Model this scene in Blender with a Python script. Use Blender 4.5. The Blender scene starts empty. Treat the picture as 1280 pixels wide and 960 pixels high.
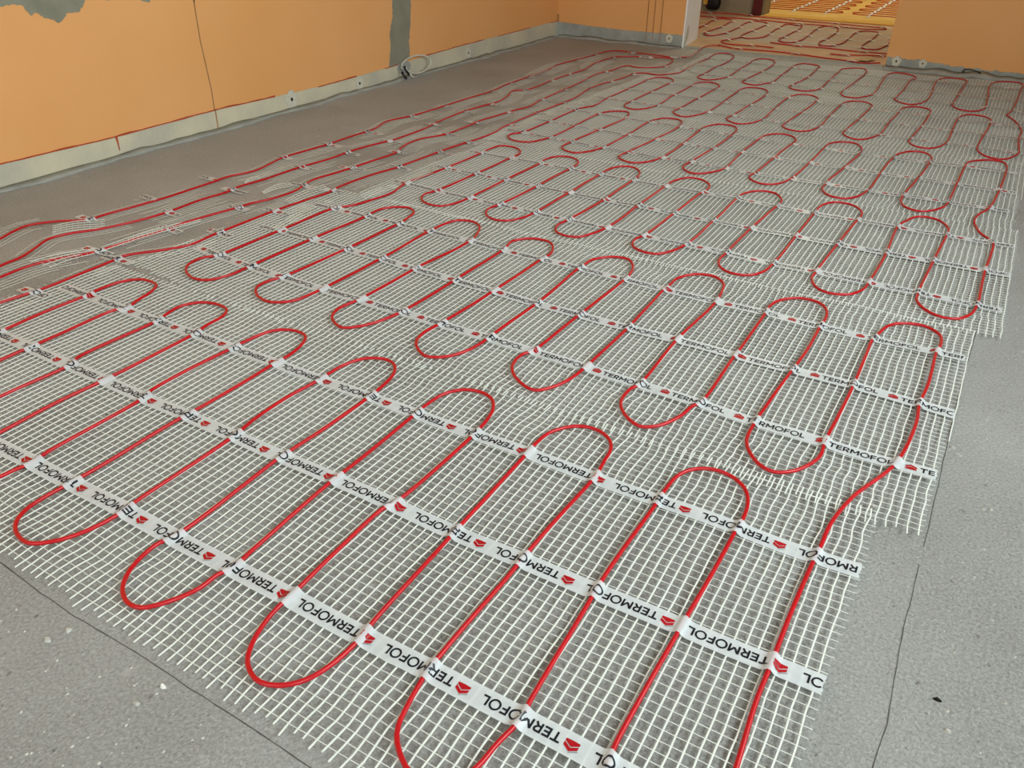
import bpy, math, random
from mathutils import Vector, noise, kdtree
random.seed(7)
S = bpy.context.scene
COL = S.collection

# ---------------------------------------------------------------- camera
cd = bpy.data.cameras.new('camera'); cam = bpy.data.objects.new('camera', cd); COL.objects.link(cam)
cam.location = (0, 0, 0.75); cam.rotation_euler = (1.01196187, -0.00660348, 0.54021808)
cd.sensor_width = 36; cd.lens = 987.545 / 1280 * 36; cd.clip_start = 0.02
S.camera = cam
# ---------------------------------------------------------------- world, lights, exposure
S.view_settings.view_transform = 'Standard'; S.view_settings.look = 'None'
S.view_settings.gamma = 1; S.view_settings.use_curve_mapping = False
S.view_settings.exposure = 0.0
w = bpy.data.worlds.new('overcast_sky'); S.world = w; w.use_nodes = True
w.node_tree.nodes['Background'].inputs[0].default_value = (0.86, 0.93, 1.0, 1)
w.node_tree.nodes['Background'].inputs[1].default_value = 1.2

def area(name, loc, rot, sx, sy, power, col):
    l = bpy.data.lights.new(name, 'AREA'); l.shape = 'RECTANGLE'; l.size = sx; l.size_y = sy
    l.energy = power; l.color = col
    o = bpy.data.objects.new(name, l); COL.objects.link(o); o.location = loc; o.rotation_euler = rot
    return o
# daylight entering through the two windows of the right-hand wall and the one behind
area('daylight_window_side', (1.36, 1.2, 1.5), (0, math.radians(90), 0), 1.2, 1.7, 68, (0.86, 0.96, 1.0))
area('daylight_window_side_near', (1.36, -1.1, 1.5), (0, math.radians(90), 0), 1.2, 1.1, 40, (0.90, 0.97, 1.0))
area('daylight_window_back', (-0.9, -2.14, 1.55), (math.radians(90), 0, 0), 1.9, 1.2, 24, (0.90, 0.97, 1.0))
area('hall_lamp_light', (-1.2, 5.6, 2.4), (0, 0, 0), 0.5, 0.5, 6.5, (1.0, 0.86, 0.68))  # warm overhead fill added for the hall, no lamp fixture
area('far_room_lamp_light', (-1.2, 7.4, 2.4), (0, 0, 0), 1.2, 1.2, 42, (1.0, 0.90, 0.62))  # added overhead light standing in for the far room's window

D = {'TAPES': {1: [[[-0.029456,-0.07019,-0.055603,-0.010266,0.453795],-1.198,-0.137],[[0.01477,0.052933,0.068688,0.038508,0.663595],-1.559,0.01],[[0.015344,0.051567,0.057904,0.029456,0.865584],-1.661,0.011]],2: [[[0.062773,0.162398,0.113104,-0.001322,1.129996],-1.599,0.071],[[-0.076668,-0.22064,-0.169578,-0.026927,1.33399],-1.567,0.077],[[-0.014116,-0.021338,0.017917,0.02257,1.541078],-1.566,0.074]],3: [[[-0.008363,0.006984,0.016064,1.811686],-1.507,0.122],[[0.013175,0.052733,0.049363,2.019598],-1.495,0.125],[[0.027785,0.07221,0.046568,2.219851],-1.492,0.126]],4: [[[-0.01115,0.030814,0.057697,2.505615],-1.539,0.101],[[-0.013247,0.011409,0.03386,2.699639],-1.526,0.109],[[0.015985,0.094125,0.086883,2.910444],-1.528,0.104]],5: [[[-0.022996,-0.028784,-0.003778,3.18217],-1.496,0.095],[[0.006784,0.040554,0.025493,3.385023],-1.47,0.092],[[0.01888,0.037466,-0.013497,3.584743],-1.471,0.084]],6: [[[-0.03453,-0.016462,-0.00646,3.869705],-1.346,0.098],[[0.079966,0.200823,0.080809,4.074252],-1.396,0.09],[[0.04558,0.146785,0.123797,4.353765],-1.42,0.081]]},'CABLES': {1: [[0.0143,1.1291],[0.0029,1.0924],[-0.0128,1.0519],[-0.0258,1.0163],[-0.0388,0.9578],[-0.0428,0.921],[-0.0433,0.8896],[-0.0449,0.8601],[-0.0466,0.8193],[-0.048,0.7344],[-0.0478,0.6602],[-0.0484,0.6025],[-0.0434,0.5166],[-0.041,0.45],[-0.046,0.4],[-0.065,0.36],[-0.097,0.342],[-0.13,0.355],[-0.15,0.395],[-0.1539,0.4528],[-0.1568,0.4733],[-0.1545,0.6416],[-0.1544,0.657],[-0.1509,0.7591],[-0.1501,0.839],[-0.1502,0.8568],[-0.1487,0.8811],[-0.1526,0.9183],[-0.1656,0.9478],[-0.1903,0.9653],[-0.2216,0.9665],[-0.2474,0.9507],[-0.2606,0.9268],[-0.265,0.885],[-0.2644,0.8589],[-0.267,0.6884],[-0.2659,0.6546],[-0.2569,0.4755],[-0.2545,0.4519],[-0.2611,0.4132],[-0.2653,0.3822],[-0.2766,0.3608],[-0.2948,0.3459],[-0.3145,0.3436],[-0.3332,0.3511],[-0.3517,0.3657],[-0.3599,0.3789],[-0.3664,0.4039],[-0.3717,0.4325],[-0.3738,0.4517],[-0.3726,0.6209],[-0.3726,0.6531],[-0.3663,0.8403],[-0.3654,0.8601],[-0.3703,0.9009],[-0.374,0.9321],[-0.3858,0.9546],[-0.4125,0.9691],[-0.4473,0.9636],[-0.4755,0.9279],[-0.4815,0.881],[-0.4806,0.8567],[-0.4795,0.6736],[-0.479,0.6535],[-0.4744,0.5589],[-0.4714,0.4714],[-0.4691,0.4511],[-0.4693,0.4329],[-0.4724,0.4024],[-0.4828,0.3724],[-0.5024,0.352],[-0.528,0.3438],[-0.5564,0.3552],[-0.572,0.3772],[-0.5822,0.4098],[-0.5846,0.4345],[-0.5838,0.4499],[-0.5899,0.6414],[-0.584,0.6558],[-0.5787,0.834],[-0.5799,0.8566],[-0.5827,0.8967],[-0.5914,0.9329],[-0.6083,0.9572],[-0.6321,0.9663],[-0.667,0.9586],[-0.6901,0.9308],[-0.6964,0.8857],[-0.6954,0.8574],[-0.6923,0.6742],[-0.6922,0.6546],[-0.6873,0.4937],[-0.6833,0.4487],[-0.69,0.431],[-0.6906,0.4036],[-0.7047,0.3705],[-0.7269,0.3451],[-0.7487,0.3422],[-0.7734,0.3532],[-0.7918,0.3755],[-0.8008,0.4002],[-0.8037,0.4299],[-0.7968,0.4488],[-0.8007,0.6378],[-0.7999,0.6538],[-0.7935,0.8347],[-0.7946,0.8571],[-0.7984,0.9011],[-0.8077,0.9402],[-0.8266,0.9653],[-0.853,0.9714],[-0.8878,0.9535],[-0.9048,0.9172],[-0.9085,0.8783],[-0.9076,0.8544],[-0.9144,0.7841],[-0.9121,0.7085],[-0.9033,0.6524],[-0.8993,0.4687],[-0.8971,0.4487],[-0.8972,0.4285],[-0.9036,0.3963],[-0.9186,0.3652],[-0.9457,0.3407],[-0.9733,0.3409],[-0.9995,0.3528],[-1.0156,0.3758],[-1.0203,0.4072],[-1.0191,0.4474],[-1.0163,0.6365],[-1.0152,0.6517],[-1.0143,0.7685],[-1.0157,0.8526],[-1.0151,0.8909],[-1.0243,0.9323],[-1.0433,0.9621],[-1.0739,0.9686],[-1.1017,0.9573],[-1.1171,0.936],[-1.1269,0.8728],[-1.1273,0.8533],[-1.1324,0.6774],[-1.1239,0.6529],[-1.1165,0.4683],[-1.1117,0.446],[-1.1166,0.424],[-1.124,0.385],[-1.148,0.352],[-1.178,0.342],[-1.207,0.355],[-1.228,0.4],[-1.232,0.47],[-1.2321,0.4671],[-1.2341,0.5501],[-1.231,0.6536],[-1.2309,0.835],[-1.2328,0.854],[-1.2415,0.8991],[-1.2443,0.9345],[-1.2627,0.9616],[-1.3015,0.9685],[-1.3361,0.9561],[-1.3564,0.9213],[-1.3497,0.8779],[-1.3431,0.8532],[-1.3433,0.6784],[-1.3318,0.6547],[-1.337,0.55],[-1.34,0.45],[-1.352,0.385],[-1.375,0.352],[-1.4,0.342],[-1.43,0.357],[-1.45,0.4],[-1.456,0.5],[-1.4547,0.6543],[-1.4564,0.842],[-1.4432,0.8512],[-1.4573,0.8947],[-1.4675,0.9347],[-1.4881,0.9653],[-1.5431,0.9661],[-1.5697,0.9345],[-1.5747,0.8826],[-1.5699,0.8562],[-1.5721,0.7491],[-1.5666,0.6627],[-1.575,0.6],[-1.575,0.45]],2: [[0.0135,1.1272],[0.0182,1.1575],[0.023,1.2074],[0.0249,1.2745],[0.0217,1.3279],[0.026,1.4074],[0.0244,1.5375],[0.0281,1.5805],[0.0207,1.6218],[-0.0069,1.6446],[-0.0465,1.6365],[-0.0723,1.6063],[-0.0839,1.5573],[-0.0889,1.5341],[-0.0881,1.4543],[-0.0871,1.3281],[-0.0891,1.2184],[-0.0921,1.1311],[-0.09,1.0889],[-0.0985,1.0578],[-0.117,1.0258],[-0.1393,1.01],[-0.1596,1.0135],[-0.1814,1.033],[-0.1991,1.0664],[-0.2037,1.1306],[-0.2006,1.1955],[-0.1937,1.3286],[-0.1886,1.4285],[-0.1895,1.5324],[-0.1887,1.5863],[-0.1999,1.6227],[-0.2229,1.6443],[-0.26,1.6443],[-0.2908,1.6115],[-0.3013,1.5689],[-0.2995,1.5323],[-0.2998,1.3287],[-0.3005,1.1316],[-0.3072,1.1186],[-0.3145,1.0775],[-0.3355,1.0347],[-0.3603,1.0169],[-0.3928,1.0323],[-0.4167,1.0659],[-0.4203,1.1147],[-0.4135,1.1343],[-0.4154,1.3268],[-0.4059,1.5329],[-0.4116,1.593],[-0.4207,1.6263],[-0.4495,1.6514],[-0.4904,1.6442],[-0.5183,1.6062],[-0.5211,1.5544],[-0.523,1.5307],[-0.5179,1.325],[-0.5211,1.1379],[-0.5239,1.1016],[-0.5367,1.0556],[-0.5633,1.0223],[-0.6093,1.0394],[-0.6379,1.0746],[-0.6444,1.1191],[-0.6339,1.1434],[-0.6261,1.3229],[-0.6179,1.5292],[-0.6219,1.5784],[-0.6354,1.6183],[-0.6594,1.6451],[-0.6989,1.6405],[-0.7296,1.5988],[-0.732,1.5529],[-0.7338,1.5317],[-0.7279,1.3221],[-0.7332,1.141],[-0.7346,1.1144],[-0.7435,1.0724],[-0.7644,1.0364],[-0.7954,1.0208],[-0.8395,1.0498],[-0.8522,1.0876],[-0.8485,1.1421],[-0.8368,1.3236],[-0.8346,1.5339],[-0.8314,1.5755],[-0.8481,1.6185],[-0.8757,1.6443],[-0.9202,1.6418],[-0.953,1.6025],[-0.9486,1.5682],[-0.9435,1.5373],[-0.9417,1.3258],[-0.9459,1.1424],[-0.9497,1.1207],[-0.9576,1.0866],[-0.9773,1.048],[-1.0038,1.0257],[-1.0521,1.049],[-1.0669,1.0826],[-1.058,1.1409],[-1.0561,1.3359],[-1.0411,1.5439],[-1.0586,1.6074],[-1.0785,1.6419],[-1.1122,1.6589],[-1.1494,1.6462],[-1.1646,1.6053],[-1.168,1.5462],[-1.1598,1.3391],[-1.1629,1.1417],[-1.1656,1.1121],[-1.1756,1.0621],[-1.2102,1.0339],[-1.2563,1.042],[-1.2909,1.0728],[-1.2932,1.1083],[-1.2824,1.1417],[-1.2709,1.3417],[-1.2678,1.5418],[-1.2753,1.6032],[-1.2859,1.6368],[-1.3153,1.6559],[-1.3492,1.6462],[-1.3781,1.6091],[-1.3765,1.5397],[-1.3863,1.3454],[-1.3896,1.145],[-1.3907,1.0886],[-1.4083,1.0446],[-1.4421,1.0312],[-1.4918,1.0494],[-1.5195,1.0805],[-1.5228,1.123],[-1.5051,1.1507],[-1.4945,1.3469],[-1.4911,1.5419],[-1.4639,1.5898],[-1.4477,1.6631]],3: [[-1.4639,1.5898],[-1.4477,1.6631],[-1.4385,1.7346],[-1.456,1.8216],[-1.4444,2.0118],[-1.4408,2.215],[-1.4431,2.2686],[-1.4319,2.3225],[-1.3823,2.3303],[-1.3428,2.3034],[-1.3266,2.2576],[-1.3302,2.2173],[-1.3319,2.0098],[-1.341,1.8197],[-1.3501,1.7734],[-1.333,1.7349],[-1.2995,1.7121],[-1.2575,1.7143],[-1.2353,1.7484],[-1.2246,1.8128],[-1.2243,2.0087],[-1.2175,2.2039],[-1.2238,2.2629],[-1.2058,2.312],[-1.1659,2.3264],[-1.1211,2.296],[-1.1097,2.2566],[-1.1107,2.2088],[-1.1129,2.0079],[-1.1207,1.8133],[-1.1293,1.7685],[-1.1119,1.7271],[-1.0752,1.7031],[-1.0401,1.7109],[-1.0166,1.7504],[-1.0064,1.8016],[-1.0036,2.0027],[-1.0051,2.2144],[-1.0028,2.2735],[-0.9792,2.3185],[-0.9417,2.327],[-0.9073,2.2944],[-0.8932,2.246],[-0.8946,2.2128],[-0.8913,1.9975],[-0.9031,1.8048],[-0.9093,1.7577],[-0.8924,1.7176],[-0.8577,1.7],[-0.8251,1.7074],[-0.8039,1.7465],[-0.7905,1.8041],[-0.7875,2.0003],[-0.7891,2.2127],[-0.7838,2.2775],[-0.755,2.3235],[-0.7137,2.3216],[-0.6785,2.285],[-0.6709,2.2417],[-0.6755,2.2064],[-0.6823,2.0013],[-0.6862,1.8056],[-0.6943,1.7635],[-0.6808,1.7226],[-0.6467,1.702],[-0.6129,1.7055],[-0.5874,1.7448],[-0.5732,1.8055],[-0.5711,1.9979],[-0.572,2.201],[-0.5671,2.2684],[-0.5367,2.3172],[-0.4948,2.318],[-0.4629,2.2759],[-0.4567,2.2357],[-0.458,2.1989],[-0.47,1.9977],[-0.4709,1.7972],[-0.4721,1.753],[-0.4568,1.7128],[-0.4277,1.6935],[-0.3892,1.7017],[-0.3647,1.7379],[-0.3576,1.7996],[-0.3555,2.0074],[-0.3563,2.2006],[-0.348,2.2881],[-0.3152,2.3283],[-0.2752,2.322],[-0.2467,2.2826],[-0.2422,2.2412],[-0.2444,2.2032],[-0.2532,2.007],[-0.2592,1.8035],[-0.2594,1.7616],[-0.2374,1.7153],[-0.2068,1.7006],[-0.1712,1.7156],[-0.1495,1.76],[-0.1446,1.8083],[-0.1398,2.0063],[-0.1439,2.2115],[-0.134,2.2659],[-0.1067,2.3295],[-0.0651,2.3302],[-0.0333,2.287],[-0.0267,2.2506],[-0.0275,2.2129],[-0.0358,2.0091],[-0.0422,1.8013],[-0.0388,1.7627],[-0.0168,1.7248],[0.0129,1.7065],[0.0424,1.7121],[0.0647,1.747],[0.0735,1.807],[0.0741,2.0166],[0.0788,2.1353],[0.078,2.2166],[0.0672,2.244],[0.0445,2.2816],[0.027,2.3384]],4: [[0.027,2.3384],[0.0234,2.3712],[0.0312,2.434],[0.0501,2.5015],[0.0647,2.6945],[0.0712,2.9109],[0.0699,2.9797],[0.057,3.0287],[0.0286,3.0373],[-0.0093,3.008],[-0.0383,2.958],[-0.0445,2.8948],[-0.0491,2.6882],[-0.0533,2.4818],[-0.0593,2.4415],[-0.0842,2.3917],[-0.1162,2.3717],[-0.1494,2.389],[-0.1682,2.4323],[-0.1707,2.487],[-0.1568,2.6846],[-0.1482,2.8868],[-0.1493,2.9574],[-0.1754,3.0008],[-0.2168,2.9927],[-0.2515,2.937],[-0.2578,2.8796],[-0.2646,2.6795],[-0.267,2.4857],[-0.2849,2.4078],[-0.315,2.3702],[-0.3513,2.3745],[-0.3814,2.419],[-0.3869,2.4751],[-0.3739,2.6744],[-0.3627,2.8758],[-0.3684,2.9486],[-0.4026,3.0044],[-0.4464,2.995],[-0.4765,2.9455],[-0.4785,2.8807],[-0.481,2.6754],[-0.4885,2.4837],[-0.5154,2.4026],[-0.5508,2.383],[-0.5888,2.4047],[-0.6048,2.4462],[-0.5995,2.4833],[-0.5942,2.6836],[-0.5867,2.881],[-0.5869,2.9368],[-0.6166,2.9877],[-0.6632,2.9907],[-0.6964,2.9435],[-0.702,2.8826],[-0.7036,2.6816],[-0.6958,2.4762],[-0.7105,2.4231],[-0.7409,2.3769],[-0.7664,2.3686],[-0.8012,2.3955],[-0.8138,2.4328],[-0.8105,2.4746],[-0.8034,2.6811],[-0.8031,2.8908],[-0.8087,2.9649],[-0.8368,3.0159],[-0.8852,3.0133],[-0.9136,2.96],[-0.9218,2.8953],[-0.91,2.6823],[-0.9114,2.4797],[-0.9323,2.4151],[-0.9677,2.374],[-1.0101,2.3872],[-1.0357,2.4249],[-1.0311,2.4925],[-1.0162,2.6808],[-1.0074,2.8924],[-1.0222,2.9691],[-1.057,3.0056],[-1.1035,2.9909],[-1.1256,2.9323],[-1.1302,2.896],[-1.1226,2.6858],[-1.1271,2.4886],[-1.1484,2.415],[-1.1814,2.3795],[-1.2267,2.394],[-1.2486,2.4267],[-1.2511,2.4911],[-1.2401,2.6923],[-1.2291,2.9033],[-1.2422,2.9709],[-1.2637,3.0041],[-1.308,2.9948],[-1.3414,2.9544],[-1.3493,2.9053],[-1.3418,2.6856],[-1.3439,2.4922],[-1.3759,2.412],[-1.4305,2.4056],[-1.4689,2.4339],[-1.4849,2.4687],[-1.4629,2.5106],[-1.4549,2.7005],[-1.4558,2.9213],[-1.4481,2.9698]],5: [[-1.4481,2.9698],[-1.426,3.027],[-1.427,3.0892],[-1.4362,3.1863],[-1.4382,3.3979],[-1.4415,3.6139],[-1.439,3.665],[-1.4258,3.7112],[-1.3796,3.7255],[-1.3388,3.697],[-1.3253,3.652],[-1.3261,3.6094],[-1.329,3.3996],[-1.3263,3.1781],[-1.3228,3.1134],[-1.297,3.0714],[-1.2542,3.0613],[-1.2232,3.1023],[-1.2091,3.1693],[-1.2178,3.3934],[-1.2191,3.6087],[-1.2261,3.6908],[-1.1993,3.7335],[-1.153,3.7317],[-1.113,3.685],[-1.1082,3.61],[-1.111,3.3901],[-1.1119,3.1716],[-1.1128,3.1164],[-1.0853,3.0711],[-1.0444,3.0588],[-1.0151,3.1036],[-0.9947,3.176],[-0.997,3.3823],[-1.0069,3.6097],[-1.0078,3.6823],[-0.9881,3.725],[-0.9452,3.7387],[-0.9033,3.7043],[-0.8833,3.6017],[-0.8862,3.3728],[-0.8927,3.1721],[-0.8974,3.1224],[-0.8766,3.0823],[-0.8359,3.0618],[-0.8006,3.0871],[-0.7748,3.1673],[-0.781,3.3711],[-0.7871,3.5929],[-0.7806,3.6467],[-0.7592,3.6976],[-0.7142,3.7079],[-0.6766,3.6679],[-0.6673,3.5907],[-0.6732,3.372],[-0.6821,3.1631],[-0.6799,3.1088],[-0.6555,3.0718],[-0.6169,3.0572],[-0.5806,3.0856],[-0.5622,3.1689],[-0.565,3.3705],[-0.5671,3.5891],[-0.5631,3.6484],[-0.5391,3.6901],[-0.4967,3.7032],[-0.4574,3.6594],[-0.4542,3.5874],[-0.4571,3.3695],[-0.4665,3.1638],[-0.4654,3.1229],[-0.439,3.0811],[-0.4033,3.0657],[-0.3714,3.0986],[-0.3494,3.1771],[-0.3474,3.3727],[-0.3423,3.5794],[-0.3393,3.6516],[-0.3129,3.7015],[-0.2758,3.7186],[-0.2423,3.6892],[-0.2322,3.58],[-0.2351,3.3735],[-0.2437,3.172],[-0.2417,3.1186],[-0.2113,3.0656],[-0.18,3.0585],[-0.1492,3.0967],[-0.1293,3.1708],[-0.1287,3.3711],[-0.1292,3.576],[-0.1216,3.6479],[-0.0969,3.6916],[-0.057,3.6892],[-0.023,3.6428],[-0.0154,3.5691],[-0.0232,3.3709],[-0.0299,3.1695],[-0.0253,3.1252],[-0.0002,3.0791],[0.0318,3.0609],[0.0615,3.0754],[0.0849,3.1273],[0.0948,3.1715],[0.0863,3.3755],[0.0916,3.4967],[0.0834,3.5735],[0.045,3.7086],[0.0296,3.7677]],6: [[0.0296,3.7677],[0.0437,3.8559],[0.0517,4.0674],[0.0585,4.3519],[0.0606,4.4632],[0.0391,4.5128],[-0.0033,4.5068],[-0.0439,4.4655],[-0.0632,4.4042],[-0.0681,4.3291],[-0.0579,4.0571],[-0.0543,3.8521],[-0.0675,3.793],[-0.1019,3.7516],[-0.1435,3.7606],[-0.1726,3.8165],[-0.1722,3.8582],[-0.1706,4.0518],[-0.1678,4.3066],[-0.1651,4.3914],[-0.1791,4.4366],[-0.2216,4.4532],[-0.2615,4.4385],[-0.2817,4.3701],[-0.2884,4.3076],[-0.2749,4.0453],[-0.2752,3.8619],[-0.2958,3.78],[-0.3277,3.7425],[-0.3685,3.768],[-0.3954,3.8214],[-0.395,3.8615],[-0.3906,4.0544],[-0.3931,4.3188],[-0.3799,4.3507],[-0.3946,4.4088],[-0.438,4.4383],[-0.4851,4.4382],[-0.5069,4.3913],[-0.5094,4.3157],[-0.4968,4.0663],[-0.4915,3.8567],[-0.5112,3.8015],[-0.5417,3.7545],[-0.5855,3.761],[-0.6122,3.811],[-0.6143,3.8545],[-0.608,4.0686],[-0.6059,4.3084],[-0.611,4.4088],[-0.6378,4.4644],[-0.6916,4.4468],[-0.7258,4.4072],[-0.724,4.3054],[-0.7192,4.0727],[-0.7131,3.8676],[-0.7314,3.8112],[-0.7654,3.7796],[-0.8107,3.7935],[-0.8383,3.8257],[-0.8392,3.8783],[-0.8212,4.0872],[-0.831,4.3249],[-0.8366,4.41],[-0.8711,4.449],[-0.9196,4.4513],[-0.9476,4.4017],[-0.9506,4.3182],[-0.9425,4.1063],[-0.935,3.8833],[-0.9549,3.8492],[-0.9834,3.7954],[-1.0299,3.8029],[-1.0564,3.8409],[-1.0558,3.8759],[-1.0456,4.1017],[-1.0462,4.3168],[-1.0667,4.4295],[-1.0983,4.4768],[-1.144,4.4746],[-1.168,4.412],[-1.1619,4.3067],[-1.1566,4.1026],[-1.1498,3.895],[-1.183,3.8088],[-1.2095,3.7851],[-1.2477,3.7999],[-1.2719,3.8401],[-1.2685,3.909],[-1.2751,4.117],[-1.2706,4.3196],[-1.2979,4.4726],[-1.3524,4.5331],[-1.3944,4.5115],[-1.3997,4.4347],[-1.3876,4.3354]]},'LINES': {'L1': [[-1.3851,4.328],[-1.3906,4.113],[-1.3775,3.8871],[-1.3889,3.8423],[-1.4083,3.8088],[-1.4499,3.7703],[-1.5102,3.7822],[-1.5492,3.7522],[-1.5583,3.632],[-1.5709,3.5039],[-1.5852,3.4109],[-1.5876,3.3584],[-1.5833,3.3014],[-1.5663,3.1972],[-1.5583,3.1286],[-1.5548,3.0488],[-1.5575,2.9212],[-1.5614,2.7902],[-1.5601,2.6552],[-1.5576,2.5921],[-1.5586,2.5564],[-1.5451,2.4567],[-1.5479,2.3398],[-1.5556,2.2859],[-1.5669,2.196],[-1.5714,2.0703],[-1.5765,1.9663],[-1.5778,1.9312],[-1.5939,1.8526],[-1.6017,1.7865],[-1.6031,1.6913],[-1.5943,1.6369],[-1.604,1.5651],[-1.6149,1.4497],[-1.6171,1.3542],[-1.6176,1.2788],[-1.6173,1.2396],[-1.612,1.1922],[-1.6135,1.1545],[-1.6302,1.1231],[-1.6443,1.0995],[-1.6723,1.0645],[-1.6898,1.0335],[-1.6863,0.9934],[-1.6836,0.9148],[-1.6805,0.822],[-1.6847,0.7839],[-1.692,0.736],[-1.7318,0.4386]],
'L3': [[-1.7882,0.5603],[-1.8799,0.8459],[-1.8861,0.8973],[-1.9149,0.9549],[-1.9389,1.0012],[-1.9283,1.0523],[-1.8934,1.1135],[-1.8614,1.2087],[-1.8513,1.2944],[-1.8548,1.4],[-1.8442,1.4886],[-1.8521,1.535],[-1.843,1.6302],[-1.8356,1.7788],[-1.8231,1.8899],[-1.8205,2.0126],[-1.7971,2.1621],[-1.791,2.1856],[-1.7886,2.3606],[-1.8037,2.4566],[-1.8147,2.644],[-1.8064,2.77],[-1.7917,2.8812],[-1.819,3.016],[-1.8472,3.0963],[-1.806,3.1579],[-1.8121,3.3671],[-1.8096,3.537],[-1.8068,3.5896],[-1.7999,3.7135],[-1.833,3.8895],[-1.8283,4.0326],[-1.8178,4.1093],[-1.7495,4.1626],[-1.6617,4.1918],[-1.5923,4.2204],[-1.5508,4.2168],[-1.5225,4.1723],[-1.5045,4.0646],[-1.5069,3.9736],[-1.5559,3.9166],[-1.607,3.8958],[-1.6578,3.9132],[-1.6795,3.8738],[-1.6803,3.7621],[-1.6993,3.6664],[-1.6964,3.5515],[-1.6819,3.4513],[-1.6695,3.2458],[-1.6595,3.0455],[-1.6522,2.9707],[-1.6408,2.8844],[-1.6595,2.7827],[-1.6705,2.6743],[-1.6819,2.5776],[-1.6764,2.4607],[-1.6785,2.3458],[-1.714,2.2594],[-1.718,2.177],[-1.7059,2.1255],[-1.6831,2.0657],[-1.6868,1.9867],[-1.6943,1.8729],[-1.7032,1.7934],[-1.7151,1.7105],[-1.7052,1.6624],[-1.6867,1.6001],[-1.6919,1.5262],[-1.715,1.4521],[-1.7181,1.4116],[-1.7357,1.3301],[-1.7487,1.2443],[-1.7466,1.205],[-1.7555,1.128],[-1.7655,1.0449],[-1.774,1.0013],[-1.8022,0.9438],[-1.8175,0.9038],[-1.8236,0.8594],[-1.819,0.8103],[-1.8238,0.5103]],
'L4': [[-1.9653,0.6524],[-2.0441,0.9419],[-2.061,0.9826],[-2.0692,1.0341],[-2.03,1.0929],[-1.9817,1.1336],[-1.9749,1.1951],[-1.9623,1.2856],[-1.9518,1.3838],[-1.9516,1.4682],[-1.9507,1.5387],[-1.9542,1.588],[-1.9301,1.6747],[-1.9411,1.7426],[-1.9581,1.8261],[-1.9535,1.9172],[-1.9452,2.0331],[-1.9459,2.1503],[-1.9419,2.2243],[-1.9441,2.2766],[-1.9715,2.3856],[-1.9431,2.5078],[-1.9373,2.621],[-1.9354,2.7124],[-1.9301,2.8988],[-1.9232,3.0531],[-1.9401,3.2023],[-1.9408,3.4066],[-1.9504,3.6205],[-1.9714,3.7344],[-1.9526,3.9184],[-1.9361,4.1121],[-1.9246,4.2383],[-1.8747,4.2863],[-1.7989,4.2758],[-1.7202,4.2771],[-1.6335,4.2671],[-1.5548,4.2617],[-1.494,4.3129],[-1.4957,4.4155],[-1.5128,4.5394],[-1.5269,4.6716],[-1.5079,4.7393],[-1.4695,4.7646]]},'HALL': [[[-1.8086,5.3268],[-1.8202,5.5281],[-1.8468,5.784],[-1.8278,5.8733],[-1.7417,5.8358],[-1.7146,5.67],[-1.699,5.4417],[-1.7042,5.1952],[-1.6885,5.1207],[-1.6394,5.0816],[-1.5989,5.1802],[-1.5908,5.2706],[-1.5914,5.4676],[-1.6178,5.7618],[-1.5962,5.8726],[-1.5135,5.85],[-1.4855,5.7788],[-1.4748,5.638],[-1.4775,5.4333],[-1.4785,5.2184],[-1.4629,5.1468],[-1.4042,5.1128],[-1.3508,5.2027],[-1.3588,5.4249],[-1.3722,5.681],[-1.3664,5.8586],[-1.3253,5.8418],[-1.2786,5.8425],[-1.2535,5.7603],[-1.2446,5.6127],[-1.2429,5.4167],[-1.2428,5.1945],[-1.23,5.1252],[-1.1851,5.0823],[-1.1413,5.1283],[-1.1238,5.2271],[-1.13,5.4046],[-1.1482,5.8562],[-1.1156,5.9167],[-1.0651,5.8862],[-1.0308,5.8002],[-1.0057,5.4499],[-1.0107,5.177],[-0.9767,5.0857],[-0.9315,5.1025],[-0.897,5.2148],[-0.898,5.448],[-0.9044,5.7272],[-0.8682,5.819],[-0.8005,5.8161],[-0.7782,5.6833],[-0.7742,5.4583],[-0.7746,5.1862],[-0.7455,5.1092],[-0.6919,5.1193],[-0.6637,5.2593],[-0.6644,5.4434],[-0.6805,5.7406]],[[-1.461,5.1296],[-1.4821,5.0254],[-1.5139,4.9584],[-1.5126,4.9175],[-1.4907,4.8804],[-1.4577,4.8448],[-1.3958,4.8424],[-1.3062,4.8686],[-1.1901,4.8611]],[[-1.2563,5.0353],[-1.1951,5.0148],[-1.0782,5.0025],[-0.9415,5.0184],[-0.7758,4.9962],[-0.6161,5.0135],[-0.5669,5.0132]],[[-1.4848,4.7837],[-1.4244,4.7421],[-1.3861,4.7194],[-1.2857,4.7227],[-1.1475,4.7369],[-1.0097,4.7229],[-0.8586,4.6844],[-0.7496,4.6674],[-0.6751,4.6409],[-0.5969,4.6972]],[[-0.8738,4.8326],[-0.8199,4.8356],[-0.6776,4.9026],[-0.6018,4.9234],[-0.5624,4.9291]],[[-2.1278,6.1319],[-2.0733,6.0989],[-1.8459,6.1629],[-1.6125,6.1017],[-1.3889,6.0729],[-1.231,6.0624],[-1.0684,6.0581],[-0.8423,6.035],[-0.7941,6.0417],[-0.777,6.0111],[-0.7808,5.9587],[-0.8795,5.9094],[-1.0403,5.9198],[-1.1695,5.9286],[-1.3536,5.9119],[-1.5317,5.944],[-1.7159,5.9487],[-1.8767,5.9235],[-2.0124,5.9118],[-2.0577,5.9065]]],
'FARL': [[-1.1799,6.704],[-1.1888,6.9367],[-1.1966,7.191],[-1.2104,7.4582]],
'FARR': [[-1.1152,6.6889],[-1.1144,6.8967],[-1.1177,7.1485],[-1.1175,7.3812]],
'FARLEFT': [[-1.7401,6.6772],[-1.8414,7.0385]],
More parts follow.
